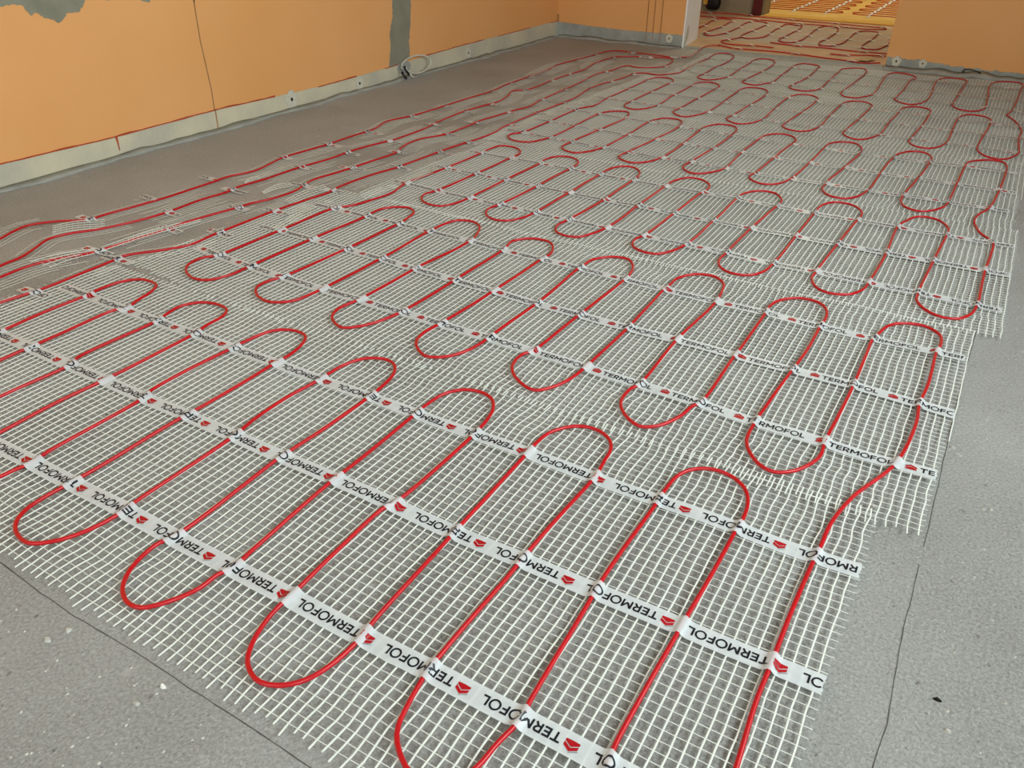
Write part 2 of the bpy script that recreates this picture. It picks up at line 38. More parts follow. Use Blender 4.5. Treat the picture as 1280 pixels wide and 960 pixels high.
'FTAPE': [[-1.284,6.5168],[-1.3204,7.2676],[-0.9862,6.5388],[-1.0045,7.4584],[-1.5133,6.6595],[-1.5238,7.1284]],
'GOLD': [[-1.6629,6.3395],[-0.7893,6.4287],[-1.6137,6.1658],[-0.764,6.262]],
'PATCH1': [[1.3306,0.4688],[1.3654,0.4716],[1.3938,0.467],[1.3999,0.45],[1.4119,0.4363],[1.4245,0.4455],[1.4365,0.438],[1.4456,0.4287],[1.4746,0.4192],[1.4865,0.4094],[1.5121,0.4261],[1.5172,0.4342],[1.5548,0.4304],[1.5766,0.4501],[1.5856,0.4623]],
'BANDL': [[3.0418,0.3338],[3.0399,0.2694],[3.0096,0.207],[3.0074,0.1406],[2.9867,0.0653]],
'BANDR': [[3.1745,0.3221],[3.1644,0.2229],[3.1455,0.1569],[3.1431,0.0737]],
'CRACK': [[1.9798,0.4275],[1.9773,0.3784],[1.9752,0.3027],[1.9801,0.2106],[1.9833,0.1372],[1.981,0.0683],[1.9779,-0.0051]],
'REDDRIP': [[1.5702,0.0694],[1.5714,0.0434],[1.5712,0.0175]],
'LDISK': [[2.3577,0.036],[2.7703,0.0283],[3.6279,0.0355]],
'FDISK': [[-1.7173,0.0424],[-0.5132,0.0328],[-0.3909,0.0332]],
'STRIPZ': [[[1.1934,0.0671],[1.5474,0.0617],[1.988,0.0669],[2.532,0.0553],[2.992,0.061],[3.2564,0.0719],[3.9094,0.0857],[4.5417,0.0848]],[[-2.4165,0.0758],[-2.2024,0.0697],[-1.9961,0.0638],[-1.6544,0.0654]],[[-0.5525,0.0513],[-0.3713,0.0419],[-0.1537,0.0297],[0.0512,0.0285]]],
'BASEZ': [[1.1698,-0.0021],[1.4253,-0.0035],[1.9708,-0.0036],[2.5216,-0.0035],[3.0614,-0.0058],[3.7483,-0.0047]],
'COIL': [[3.0425,0.0746],[3.1538,0.0934],[3.2572,0.0395],[3.1652,0.0139],[3.0436,0.0294],[3.0899,0.008]],
'JPATCH': [[4.6873,0.113],[4.7647,0.0409],[4.6582,0.0115]],
'POST': [[-1.7154,0.0045],[-1.6582,0.0084],[-1.7136,0.0958],[-1.6682,0.0985]],
'POUCH': [[-2.0456,0.0256],[-1.9766,0.0878],[-2.0038,0.0283]],
'SEAM1': [[-0.9535,0.3034],[-0.8833,0.3002],[-0.7938,0.2983],[-0.7076,0.3013],[-0.5505,0.3014],[-0.487,0.3017]],
'SEAM2': [[0.0733,0.5891],[0.078,0.6551],[0.0742,0.7626],[0.075,0.888],[0.0763,1.0119],[0.0777,1.4439],[0.0833,1.6698],[0.0858,2.0782]],
'CHIPS': [[-0.6169,0.2876],[0.0031,1.0167],[0.1204,0.7145],[0.1479,1.099],[0.1354,0.6781],[-0.6235,0.2576],[-0.7853,0.2601],[0.0844,1.2333],[-0.7775,0.2814],[-0.5698,0.4048]],
'SCRAPS': {'L4': [[-1.9965,1.1439],[-1.9924,1.3403],[-1.9915,1.5533],[-1.9633,1.8315],[-1.9404,2.0279],[-1.92,2.2293],[-1.9457,2.496],[-1.9341,2.7105],[-1.9175,3.0442],[-1.9341,3.2344],[-1.9395,3.4043],[-1.9583,3.6514],[-1.9513,3.9157],[-1.9348,4.1093],[-1.7977,4.2729],[-1.5431,4.2658]],
'L3': [[-1.8449,1.2894],[-1.8439,1.5124],[-1.8259,1.7829],[-1.8117,1.9823],[-1.7915,2.1707],[-1.8091,2.4437],[-1.8177,2.671],[-1.7907,2.8361],[-1.8096,3.1429],[-1.8111,3.3884],[-1.8077,3.558],[-1.8346,3.9114],[-1.8202,4.0844],[-1.6748,4.1797]],
'L2': [[-1.7759,1.0221],[-1.7466,1.2101],[-1.7194,1.4129],[-1.7068,1.6508],[-1.696,1.8597],[-1.6862,2.0784],[-1.6788,2.3563],[-1.6803,2.5529],[-1.664,2.7534],[-1.6559,3.0182],[-1.6654,3.2456],[-1.6876,3.4791],[-1.6785,3.7121],[-1.4936,4.0041]],
'L1': [[-1.6832,0.8047],[-1.6868,1.0141],[-1.6155,1.2588],[-1.6138,1.4487],[-1.605,1.6624],[-1.5761,1.9453],[-1.5618,2.1515],[-1.5532,2.3023],[-1.5578,2.5896],[-1.5589,2.8049],[-1.5582,3.0196],[-1.5836,3.318],[-1.569,3.5127],[-1.5468,3.7273],[-1.3825,3.9768]]},'FLAPS': [[[-2.0136,1.0612],[-1.9477,1.1647],[-1.9631,1.0264],[-1.8959,1.1279]],[[-1.8447,0.8965],[-1.7916,1.0275],[-1.7782,0.8995],[-1.7647,1.0087]],[[-1.7847,1.0378],[-1.7441,1.3062],[-1.7623,1.022],[-1.7249,1.2897]],[[-1.6532,1.5222],[-1.6565,1.689],[-1.616,1.506],[-1.6123,1.6642]],[[-1.763,1.5439],[-1.7606,1.6505],[-1.7485,1.5361],[-1.729,1.6346]],[[-1.873,1.5799],[-1.8856,1.646],[-1.8595,1.5704],[-1.8676,1.6385]],[[-1.9727,3.409],[-2.0076,3.6999],[-1.9223,3.3743],[-1.9504,3.6366]],[[-1.8638,2.8771],[-1.8862,3.0664],[-1.8071,2.8437],[-1.8493,3.0328]],[[-1.8535,3.7495],[-1.8743,3.918],[-1.8246,3.7185],[-1.8409,3.8866]],[[-1.5228,2.5486],[-1.5029,2.9213],[-1.4928,2.5269],[-1.4695,2.8782]],[[-1.5327,4.308],[-1.558,4.5609],[-1.4765,4.2881],[-1.4989,4.5377]],[[-1.4222,3.8121],[-1.4166,3.9349],[-1.402,3.8021],[-1.3887,3.9047]],[[-1.399,4.0204],[-1.4063,4.2509],[-1.3603,3.9715],[-1.3734,4.2184]],[[-1.4917,3.0633],[-1.4902,3.1893],[-1.4409,3.0274],[-1.4503,3.1605]],[[-1.4994,1.6591],[-1.4805,1.7996],[-1.477,1.6568],[-1.4566,1.788]],[[-1.4799,1.8452],[-1.4745,2.0025],[-1.4536,1.8344],[-1.445,1.9912]],[[-1.5224,1.3473],[-1.5553,1.5362],[-1.4887,1.3418],[-1.5144,1.5235]]],
'PHASE': {'31': -0.4049,'32': -0.4827,'33': 0.0045,'11': -1.1299,'12': -1.1061,'13': -0.7593,'21': -1.2995,'22': -1.2218,'23': -1.4473}}

# ---------------------------------------------------------------- materials
def srgb(r, g, b):
    f = lambda c: (c / 255 / 12.92) if c / 255 <= 0.04045 else ((c / 255 + 0.055) / 1.055) ** 2.4
    return (f(r), f(g), f(b), 1)
def mat(name, col, rough=0.6, spec=0.4, metal=0.0, var=0.0, scale=20, bump=0.0, bscale=200, col2=None, detail=6):
    m = bpy.data.materials.new(name); m.use_nodes = True; nt = m.node_tree; N = nt.nodes; L = nt.links
    p = N['Principled BSDF']; p.inputs['Roughness'].default_value = rough; p.inputs['Metallic'].default_value = metal
    p.inputs['Specular IOR Level'].default_value = spec
    tc = N.new('ShaderNodeTexCoord')
    nz = N.new('ShaderNodeTexNoise'); nz.inputs['Scale'].default_value = scale; nz.inputs['Detail'].default_value = detail
    L.new(tc.outputs['Object'], nz.inputs['Vector'])
    mx = N.new('ShaderNodeMix'); mx.data_type = 'RGBA'
    c2 = col2 if col2 else tuple(min(1, c * (1 + var)) for c in col[:3]) + (1,)
    c1 = col if col2 else tuple(c * (1 - var) for c in col[:3]) + (1,)
    mx.inputs[6].default_value = c1; mx.inputs[7].default_value = c2
    cr = N.new('ShaderNodeMapRange'); cr.inputs[1].default_value = 0.32; cr.inputs[2].default_value = 0.68
    L.new(nz.outputs[0], cr.inputs[0]); L.new(cr.outputs[0], mx.inputs[0]); L.new(mx.outputs[2], p.inputs['Base Color'])
    if bump:
        n2 = N.new('ShaderNodeTexNoise'); n2.inputs['Scale'].default_value = bscale; n2.inputs['Detail'].default_value = 8
        L.new(tc.outputs['Object'], n2.inputs['Vector'])
        b = N.new('ShaderNodeBump'); b.inputs['Strength'].default_value = bump; b.inputs['Distance'].default_value = 0.004
        L.new(n2.outputs[0], b.inputs['Height']); L.new(b.outputs[0], p.inputs['Normal'])
    return m
M = {}
M['cable'] = mat('red_cable_sheath', srgb(188, 8, 22), 0.3, 0.5, var=0.06, scale=60)
M['duskyarn'] = mat('dusty_glass_fibre_yarn', srgb(204, 202, 188), 0.6, 0.3, var=0.06, scale=30)  # duller beige yarn for loose ribbons, farther offcuts and the hall net
M['yarn'] = mat('glass_fibre_yarn', srgb(224, 230, 220), 0.5, 0.4, var=0.04, scale=40)
M['ink'] = mat('black_print', srgb(24, 26, 34), 0.4, 0.3, var=0.1)
M['redink'] = mat('red_print', srgb(170, 16, 26), 0.4, 0.3, var=0.1)
M['greyink'] = mat('grey_print', srgb(150, 146, 146), 0.4, 0.3, var=0.1)
M['plaster'] = mat('bare_grey_plaster', srgb(142, 140, 122), 0.9, 0.1, var=0.12, scale=14, bump=0.4, bscale=120)
M['white'] = mat('white_jamb_paint', srgb(246, 248, 245), 0.6, 0.3, var=0.03, scale=8, bump=0.1)
M['blob'] = mat('round_filler_patch', srgb(208, 204, 186), 0.85, 0.1, var=0.08, scale=90, bump=0.4)
M['dark'] = mat('dark_hole', srgb(40, 36, 32), 0.9, 0.1, var=0.2)
M['conduit'] = mat('pale_flex_sheath', srgb(205, 204, 188), 0.4, 0.4, var=0.05)
M['black'] = mat('black_plastic', srgb(16, 16, 18), 0.45, 0.4, var=0.2)
M['yellow'] = mat('yellow_plastic', srgb(214, 160, 60), 0.5, 0.4, var=0.08)
M['maroon'] = mat('dark_red_paint', srgb(92, 22, 24), 0.45, 0.4, var=0.15, scale=30)
M['hallwall'] = mat('beige_hall_paint', srgb(150, 138, 112), 0.85, 0.1, var=0.06, scale=4, bump=0.1)
M['hallfloor'] = mat('warm_brown_hall_screed', srgb(186, 148, 108), 0.6, 0.3, col2=srgb(206, 170, 130), scale=9, bump=0.2)  # orange-brown reflection put into the hall floor colour
M['farfloor'] = mat('yellow_far_screed', srgb(214, 170, 88), 0.6, 0.3, col2=srgb(226, 186, 108), scale=6, bump=0.15)  # the far room's yellow light put into its floor colour
M['gold'] = mat('varnished_pine', srgb(226, 174, 78), 0.4, 0.4, var=0.08, scale=16)
M['browntape'] = mat('brown_packing_tape', srgb(172, 136, 78), 0.4, 0.4, var=0.08)
M['ceiling'] = mat('unpainted_ceiling', srgb(176, 176, 170), 0.9, 0.1, var=0.02)
M['chip'] = mat('white_plaster_crumb', srgb(232, 232, 224), 0.9, 0.1, var=0.04)
M['crumb'] = mat('pale_concrete_crumb', srgb(188, 188, 178), 0.9, 0.1, var=0.1)
M['redline'] = mat('old_red_paint_line', srgb(176, 78, 48), 0.8, 0.2, var=0.2, scale=40)
M['crack'] = mat('grey_hairline', srgb(172, 128, 84), 0.9, 0.1, var=0.12, scale=30)
M['seam'] = mat('dark_floor_joint', srgb(92, 92, 86), 0.95, 0.05, var=0.25, scale=40)
M['frame'] = mat('white_window_frame', srgb(235, 235, 232), 0.4, 0.4, var=0.02)

def tape_material():
    m = bpy.data.materials.new('translucent_white_tape'); m.use_nodes = True; nt = m.node_tree; N = nt.nodes; L = nt.links
    p = N['Principled BSDF']; p.inputs['Roughness'].default_value = 0.33; p.inputs['Specular IOR Level'].default_value = 0.5
    tc = N.new('ShaderNodeTexCoord'); nz = N.new('ShaderNodeTexNoise'); nz.inputs['Scale'].default_value = 60
    L.new(tc.outputs['Object'], nz.inputs['Vector'])
    mx = N.new('ShaderNodeMix'); mx.data_type = 'RGBA'
    mx.inputs[6].default_value = srgb(218, 228, 228); mx.inputs[7].default_value = srgb(238, 243, 243)
    L.new(nz.outputs[0], mx.inputs[0]); L.new(mx.outputs[2], p.inputs['Base Color'])
    t = N.new('ShaderNodeBsdfTransparent'); ms = N.new('ShaderNodeMixShader'); ms.inputs[0].default_value = 0.66
    L.new(t.outputs[0], ms.inputs[1]); L.new(p.outputs[0], ms.inputs[2])
    L.new(ms.outputs[0], N['Material Output'].inputs['Surface'])
    return m
M['tape'] = tape_material()

def glass_material():
    m = bpy.data.materials.new('window_glass'); m.use_nodes = True; nt = m.node_tree; N = nt.nodes; L = nt.links
    p = N['Principled BSDF']; p.inputs['Roughness'].default_value = 0.05
    p.inputs['Base Color'].default_value = (0.9, 0.95, 0.95, 1)
    t = N.new('ShaderNodeBsdfTransparent'); ms = N.new('ShaderNodeMixShader'); ms.inputs[0].default_value = 0.12
    L.new(t.outputs[0], ms.inputs[1]); L.new(p.outputs[0], ms.inputs[2])
    L.new(ms.outputs[0], N['Material Output'].inputs['Surface'])
    return m
M['glass'] = glass_material()

def concrete():
    m = bpy.data.materials.new('dusty_grey_screed'); m.use_nodes = True; nt = m.node_tree; N = nt.nodes; L = nt.links
    p = N['Principled BSDF']; p.inputs['Roughness'].default_value = 0.6; p.inputs['Specular IOR Level'].default_value = 0.5
    tc = N.new('ShaderNodeTexCoord')
    def nz(sc, det=6, rough=0.55):
        n = N.new('ShaderNodeTexNoise'); n.inputs['Scale'].default_value = sc; n.inputs['Detail'].default_value = det
        n.inputs['Roughness'].default_value = rough
        L.new(tc.outputs['Object'], n.inputs['Vector']); return n
    def mr(src, a, b, c=0, d=1):
        r = N.new('ShaderNodeMapRange'); r.inputs[1].default_value = a; r.inputs[2].default_value = b
        r.inputs[3].default_value = c; r.inputs[4].default_value = d; L.new(src, r.inputs[0]); return r.outputs[0]
    def mix(f, a, b):
        x = N.new('ShaderNodeMix'); x.data_type = 'RGBA'
        L.new(f, x.inputs[0])
        for i, v in ((6, a), (7, b)):
            if isinstance(v, tuple): x.inputs[i].default_value = v
            else: L.new(v, x.inputs[i])
        return x.outputs[2]
    base = mix(mr(nz(2.2, 5).outputs[0], 0.35, 0.65), srgb(142, 143, 137), srgb(176, 178, 173))
    fine = mix(mr(nz(240, 5, .7).outputs[0], 0.3, 0.7), srgb(84, 84, 78), srgb(214, 215, 210))
    x = N.new('ShaderNodeMix'); x.data_type = 'RGBA'; x.inputs[0].default_value = 0.45
    L.new(base, x.inputs[6]); L.new(fine, x.inputs[7])
    spots = mix(mr(nz(26, 2).outputs[0], 0.68, 0.74, 0, 0.4), x.outputs[2], srgb(206, 205, 198))
    pits = mix(mr(nz(75, 3).outputs[0], 0.27, 0.33, 0.6, 0), spots, srgb(84, 82, 74))
    L.new(pits, p.inputs['Base Color'])
    a = N.new('ShaderNodeMath'); a.operation = 'ADD'
    sc = N.new('ShaderNodeMath'); sc.operation = 'MULTIPLY'; sc.inputs[1].default_value = 1.0
    n1 = nz(38, 7, 0.6); n2 = nz(260, 6, 0.7); L.new(n1.outputs[0], sc.inputs[0]); L.new(sc.outputs[0], a.inputs[0]); L.new(n2.outputs[0], a.inputs[1])
    b = N.new('ShaderNodeBump'); b.inputs['Strength'].default_value = 0.8; b.inputs['Distance'].default_value = 0.006
    L.new(a.outputs[0], b.inputs['Height']); L.new(b.outputs[0], p.inputs['Normal'])
    return m
M['concrete'] = concrete()

def wall_material():
    m = mat('orange_wall_paint', srgb(232, 168, 102), 0.62, 0.3, col2=srgb(236, 174, 111), scale=2.5, bump=0.12, bscale=60)
    return m
M['orange'] = wall_material()
M['strip'] = mat('unpainted_base_strip', srgb(214, 206, 176), 0.85, 0.1, col2=srgb(186, 182, 164), scale=5, bump=0.5, bscale=70)
M['mortar'] = mat('grey_mortar_fillet', srgb(150, 152, 144), 0.9, 0.1, col2=srgb(172, 174, 166), scale=16, bump=0.6, bscale=70)

# ---------------------------------------------------------------- mesh helpers
class MB:
    def __init__(s): s.v = []; s.f = []
    def add(s, vs, fs):
        o = len(s.v); s.v += vs; s.f += [tuple(i + o for i in f) for f in fs]
    def box(s, a, b):
        (x0, y0, z0), (x1, y1, z1) = a, b
        s.add([(x0,y0,z0),(x1,y0,z0),(x1,y1,z0),(x0,y1,z0),(x0,y0,z1),(x1,y0,z1),(x1,y1,z1),(x0,y1,z1)],
              [(0,3,2,1),(4,5,6,7),(0,1,5,4),(1,2,6,5),(2,3,7,6),(3,0,4,7)])
    def prism(s, poly, z0, z1):
        n = len(poly)
        s.add([(x,y,z0) for x,y in poly] + [(x,y,z1) for x,y in poly],
              [tuple(range(n-1,-1,-1)), tuple(range(n,2*n))] + [(i,(i+1)%n,(i+1)%n+n,i+n) for i in range(n)])
    def slab(s, poly, c0, c1, axis):
        """polygon (a,z) extruded along x (axis 0) or y (axis 1)"""
        n = len(poly)
        g = (lambda c,a,z: (c,a,z)) if axis == 0 else (lambda c,a,z: (a,c,z))
        s.add([g(c0,a,z) for a,z in poly] + [g(c1,a,z) for a,z in poly],
              [tuple(range(n-1,-1,-1)), tuple(range(n,2*n))] + [(i,(i+1)%n,(i+1)%n+n,i+n) for i in range(n)])
    def yarn(s, pts, hw, th, up=None):
        """flat ribbon-like yarn of half width hw and thickness th along pts"""
        o = len(s.v); n = len(pts)
        for i, p in enumerate(pts):
            a = pts[max(0,i-1)]; b = pts[min(n-1,i+1)]
            dx, dy = b[0]-a[0], b[1]-a[1]; l = math.hypot(dx,dy) or 1; nx, ny = -dy/l*hw, dx/l*hw
            x,y,z = p
            s.v += [(x-nx,y-ny,z),(x-nx*.7,y-ny*.7,z+th),(x+nx*.7,y+ny*.7,z+th),(x+nx,y+ny,z)]
        for i in range(n-1):
            k = o+4*i
            for j in range(4): s.f.append((k+j, k+(j+1)%4, k+4+(j+1)%4, k+4+j))
        s.f.append((o,o+1,o+2,o+3)); k=o+4*(n-1); s.f.append((k+3,k+2,k+1,k))
    def tube(s, pts, r, seg=8, cap=True):
        o = len(s.v); n = len(pts)
        for i, p in enumerate(pts):
            a = Vector(pts[max(0,i-1)]); b = Vector(pts[min(n-1,i+1)]); t = (b-a)
            if t.length < 1e-9: t = Vector((0,1,0))
            t.normalize(); u = t.cross(Vector((0,0,1)))
            if u.length < 1e-3: u = Vector((1,0,0))
            u.normalize(); w2 = u.cross(t)
            for j in range(seg):
                an = 2*math.pi*j/seg; q = Vector(p) + u*(math.cos(an)*r) + w2*(math.sin(an)*r); s.v.append(tuple(q))
        for i in range(n-1):
            for j in range(seg):
                k = o+i*seg; s.f.append((k+j, k+(j+1)%seg, k+seg+(j+1)%seg, k+seg+j))
        if cap:
            s.f.append(tuple(o+j for j in range(seg-1,-1,-1))); k=o+(n-1)*seg; s.f.append(tuple(k+j for j in range(seg)))
    def build(s, name, material, parent=None, smooth=False):
        me = bpy.data.meshes.new(name); me.from_pydata(s.v, [], s.f); me.update()
        if smooth: me.polygons.foreach_set('use_smooth', [True]*len(me.polygons))
        me.materials.append(material)
        o = bpy.data.objects.new(name, me); COL.objects.link(o); o.parent = parent
        return o
def empty(name, loc=(0,0,0)):
    o = bpy.data.objects.new(name, None); COL.objects.link(o); o.location = loc; o.empty_display_size = .1; return o
def tag(o, label, cat, group=None):
    o['label'] = label; o['category'] = cat
    if group: o['group'] = group
    return o
def struct(o): o['kind'] = 'structure'; return o

def catmull(P, step, closed=False):
    P = [Vector((p[0], p[1])) for p in P]; out = []
    for i in range(len(P)-1):
        p1, p2 = P[i], P[i+1]; p0 = P[i-1] if i else p1*2-p2; p3 = P[i+2] if i+2 < len(P) else p2*2-p1
        d01 = max((p1-p0).length, 1e-4)**.5; d12 = max((p2-p1).length, 1e-4)**.5; d23 = max((p3-p2).length, 1e-4)**.5
        t1 = (p1-p0)/d01 - (p2-p0)/(d01+d12) + (p2-p1)/d12
        t2 = (p2-p1)/d12 - (p3-p1)/(d12+d23) + (p3-p2)/d23
        t1 *= d12; t2 *= d12
        n = max(1, int((p2-p1).length/step))
        for k in range(n):
            t = k/n; t_2=t*t; t_3=t_2*t
            out.append((2*t_3-3*t_2+1)*p1 + (t_3-2*t_2+t)*t1 + (-2*t_3+3*t_2)*p2 + (t_3-t_2)*t2)
    out.append(P[-1]); return out

CR = 0.0030            # cable radius
def znet(x, y):
    n = noise.noise(Vector((x*7, y*7, 3.1)))*.5+.5
    amp = .0026 + .0062*min(1, max(0, (x+1.6)/1.4))
    return .0008 + amp*n
def zcab(x, y): return znet(x, y) + .0011 + CR

# ---------------------------------------------------------------- the shell of the room
XL, XR, YF, YB, ZCEIL = -2.44, 1.4, 4.61, -2.2, 2.6
JX0, JX1, YH = -1.64, -0.56, 4.98     # doorway sides, hall side of the far wall
b = MB(); b.box((XL-.2, YB-.2, -.12), (XR+.2, 4.665, 0)); struct(b.build('floor', M['concrete']))
b = MB(); b.box((XL-.2, YB-.2, ZCEIL), (XR+.2, YH, ZCEIL+.15)); struct(b.build('ceiling', M['ceiling']))
b = MB(); b.box((XL-.2, YB-.2, 0), (XL, YH, ZCEIL)); wl = struct(b.build('wall_left', M['orange']))
b = MB(); b.prism([(XL, YF), (JX0, YF), (JX0-.05, YH), (XL, YH)], 0, ZCEIL)
b.box((JX1, YF+.02, 0), (XR+.2, YH, ZCEIL)); b.box((JX0-.05, YF+.01, 2.08), (JX1, YH, ZCEIL)); wf = struct(b.build('wall_far', M['orange']))
# right wall with two window openings, back wall with one
def wall_with_holes(name, axis, c0, c1, a0, a1, holes, m):
    b = MB(); a = a0
    def bx(p, q, z0, z1):
        if q - p < 1e-4: return
        if axis == 0: b.box((c0, p, z0), (c1, q, z1))
        else: b.box((p, c0, z0), (q, c1, z1))
    for h0, h1, z0, z1 in holes:
        bx(a, h0, 0, ZCEIL); bx(h0, h1, 0, z0); bx(h0, h1, z1, ZCEIL); a = h1
    bx(a, a1, 0, ZCEIL)
    return struct(b.build(name, m))
wall_with_holes('wall_right', 0, XR, XR+.2, YB, YF+.02, [(-1.7, -.5, .9, 2.2), (.3, 2.1, .9, 2.2)], M['plaster'])
wall_with_holes('wall_back', 1, YB-.2, YB, XL, XR+.2, [(-1.9, .1, .9, 2.2)], M['plaster'])
k = 0
for ax, c, a0, a1 in ((0, XR+.1, -1.7, -.5), (0, XR+.1, .3, 2.1), (1, YB-.1, -1.9, .1)):
    k += 1; w_ = empty('window_%d' % k); struct(w_)
    g = MB(); f = MB()
    def bb(mb, p, q, z0, z1, t):
        if ax == 0: mb.box((c-t, p, z0), (c+t, q, z1))
        else: mb.box((p, c-t, z0), (q, c+t, z1))
    for p, q_, z0, z1 in ((a0, a0+.06, .9, 2.2), (a1-.06, a1, .9, 2.2), (a0+.06, a1-.06, .9, .96), (a0+.06, a1-.06, 2.14, 2.2), ((a0+a1)/2-.04, (a0+a1)/2+.04, .96, 2.14)):
        bb(f, p, q_, z0, z1, .03)
    bb(g, a0+.05, a1-.05, .95, 2.15, .006)
    f.build('window_frame', M['frame'], w_); g.build('pane', M['glass'], w_)

# base strip left bare where the skirting came off
def strip(name, pts, axis, c0, c1, m, low=0.0, jit=.002):
    poly = []
    n = 140; a0, a1 = pts[0][0], pts[-1][0]
    def zz(a):
        for (p, zp), (q, zq) in zip(pts, pts[1:]):
            if p <= a <= q: return zp + (zq-zp)*(a-p)/(q-p)
        return pts[0][1] if a < pts[0][0] else pts[-1][1]
    top = [(a0+(a1-a0)*i/n, zz(a0+(a1-a0)*i/n) + jit*noise.noise(Vector((i*.9, a0, 0)))) for i in range(n+1)]
    b = MB(); b.slab([(a0, low), (a1, low)] + top[::-1], c0, c1, axis)
    return struct(b.build(name, m)), top
sl = [(-2.2, .066)] + [(y, z) for y, z in D['STRIPZ'][0][:6]] + [(3.6, .078), (YF, .082)]
bl, topl = strip('baseboard_left', sl, 0, XL, XL+.004, M['strip'])
bf, topf = strip('baseboard_far', [(XL+.004, .078)] + D['STRIPZ'][1][1:] + [(JX0, .064)], 1, YF-.004, YF, M['mortar'], jit=.004)
br, topr = strip('baseboard_right', [(JX1, .052)] + D['STRIPZ'][2][1:] + [(XR, .03)], 1, YF+.014, YF+.02, M['mortar'], jit=.01)
# ragged red paint line above the strip
b = MB(); 
for i in range(len(topl)-1):
    (a0, z0), (a1, z1) = topl[i], topl[i+1]
    if a1 < 0: continue
    if a0 > 2.0 and noise.noise(Vector((a0*4, 3, 1))) < -.05: continue
    for j in range(4):
        p = a0+(a1-a0)*j/4; q_ = a0+(a1-a0)*(j+1)/4; zz = z0+(z1-z0)*j/4
        h = .0030*(0.4+abs(noise.noise(Vector((p*9, 1, 2))))*2.2) * (1 if p < 3.4 else .5)
        b.box((XL+.0005, p, zz-.001), (XL+.0052, q_, zz+h))
b.build('red_paint_line', M['redline'], wl)
b = MB(); dr = D['REDDRIP']
b.slab([(dr[0][0]-.004, .062), (dr[0][0]+.005, .062), (dr[1][0]+.003, .045), (dr[2][0]+.0015, .018), (dr[2][0]-.001, .018), (dr[1][0]-.002, .045)], XL+.004, XL+.0055, 0)
b.build('red_paint_drip', M['redline'], bl)
# exposed plaster: ragged patch, vertical chased band, hairline
b = MB(); pp = D['PATCH1']; rag = []
for i in range(len(pp)-1):
    for j in range(4):
        t = j/4; rag.append((pp[i][0]*(1-t)+pp[i+1][0]*t, pp[i][1]*(1-t)+pp[i+1][1]*t + random.uniform(-.0025,.0025)))
rag.append(tuple(pp[-1])); b.slab(rag + [(1.62, .62), (1.28, .62)], XL, XL+.0015, 0); b.build('exposed_plaster_patch', M['plaster'], wl)
b = MB()
for (c, z, wd, h) in ((1.655, .455, .03, .05), (1.79, .438, .05, .05)):
    b.slab([(c-wd/2, z+.02), (c-wd/4, z+.006), (c, z+.002), (c+wd/3, z-.002), (c+wd/2, z+.012), (c+wd/2, z+.09), (c-wd/2, z+.09)], XL, XL+.0014, 0)
b.build('small_plaster_scar', M['plaster'], wl)
b = MB(); L_ = D['BANDL'][::-1]; R_ = D['BANDR']
def edge(P, sgn):
    out = []
    for i in range(len(P)-1):
        for j in range(8):
            t = j/8; out.append((P[i][0]*(1-t)+P[i+1][0]*t + random.uniform(-.003,.003), P[i][1]*(1-t)+P[i+1][1]*t))
    out.append(tuple(P[-1])); return out
eL = edge(L_, -1); eR = edge(R_[::-1], 1)
poly = eL + [(3.05, 1.2), (3.17, 1.2)] + eR[::-1]
poly[0] = (poly[0][0], .055); b.slab(poly, XL, XL+.0015, 0); b.build('vertical_plaster_band', M['plaster'], wl)
b = MB(); cr = D['CRACK']
for i in range(len(cr)-1):
    (a0, z0), (a1, z1) = cr[i], cr[i+1]; z1 = max(z1, 0.002); w0 = .0022
    b.slab([(a0-w0, z0), (a1-w0, z1), (a1+w0, z1), (a0+w0, z0)], XL+.0002, XL+(.0012 if z0 > .09 else .0052), 0)
b.slab([(1.9776, .42), (1.9824, .42), (1.99, 1.4), (1.985, 1.4)], XL+.0002, XL+.0012, 0)
b.build('wall_hairline', M['crack'], wl)
# vertical drip cracks on the far wall left of the doorway
b = MB()
for x in (-1.86, -1.82, -1.775):
    b.slab([(x-.001, .02), (x+.001, .02), (x+.0006, .9), (x-.0006, .9)], YF-.0052, YF, 1)
b.build('wall_hairline', M['crack'], wf)
b = MB(); b.box((XL+.0005, YF-.003, .03), (XL+.010, YF, .12)); b.build('corner_crack', M['crack'], wf)

def disc(c, r, axis, face, parent, hole=True, sides=7):
    b = MB(); n = 14; ring = []
    for i in range(n):
        a = 2*math.pi*i/n; rr = r*(1+.12*math.sin(i*2.3)); ring.append((c[0]+rr*math.cos(a), c[1]+rr*math.sin(a)*1.1))
    f1 = face[0]; f2 = face[1]
    b.slab(ring, f1, f2, axis); o = b.build('round_filler_patch', M['blob'], parent)
    if hole:
        h = MB(); ring = [(c[0]+r*.2*math.cos(2*math.pi*i/10), c[1]+r*.24*math.sin(2*math.pi*i/10)) for i in range(10)]
        f3 = f2 + (f2-f1)*.12; h.slab(ring, f2, f3, axis); h.build('screw_hole', M['dark'], o)
for i, c in enumerate(D['LDISK']): disc(c, (.031, .026, .022)[i], 0, (XL+.004, XL+.008), bl)
disc(D['FDISK'][0], .021, 1, (YF-.004, YF-.009), bf)
disc(D['FDISK'][1], .022, 1, (YF+.014, YF+.009), br); disc(D['FDISK'][2], .018, 1, (YF+.014, YF+.010), br)
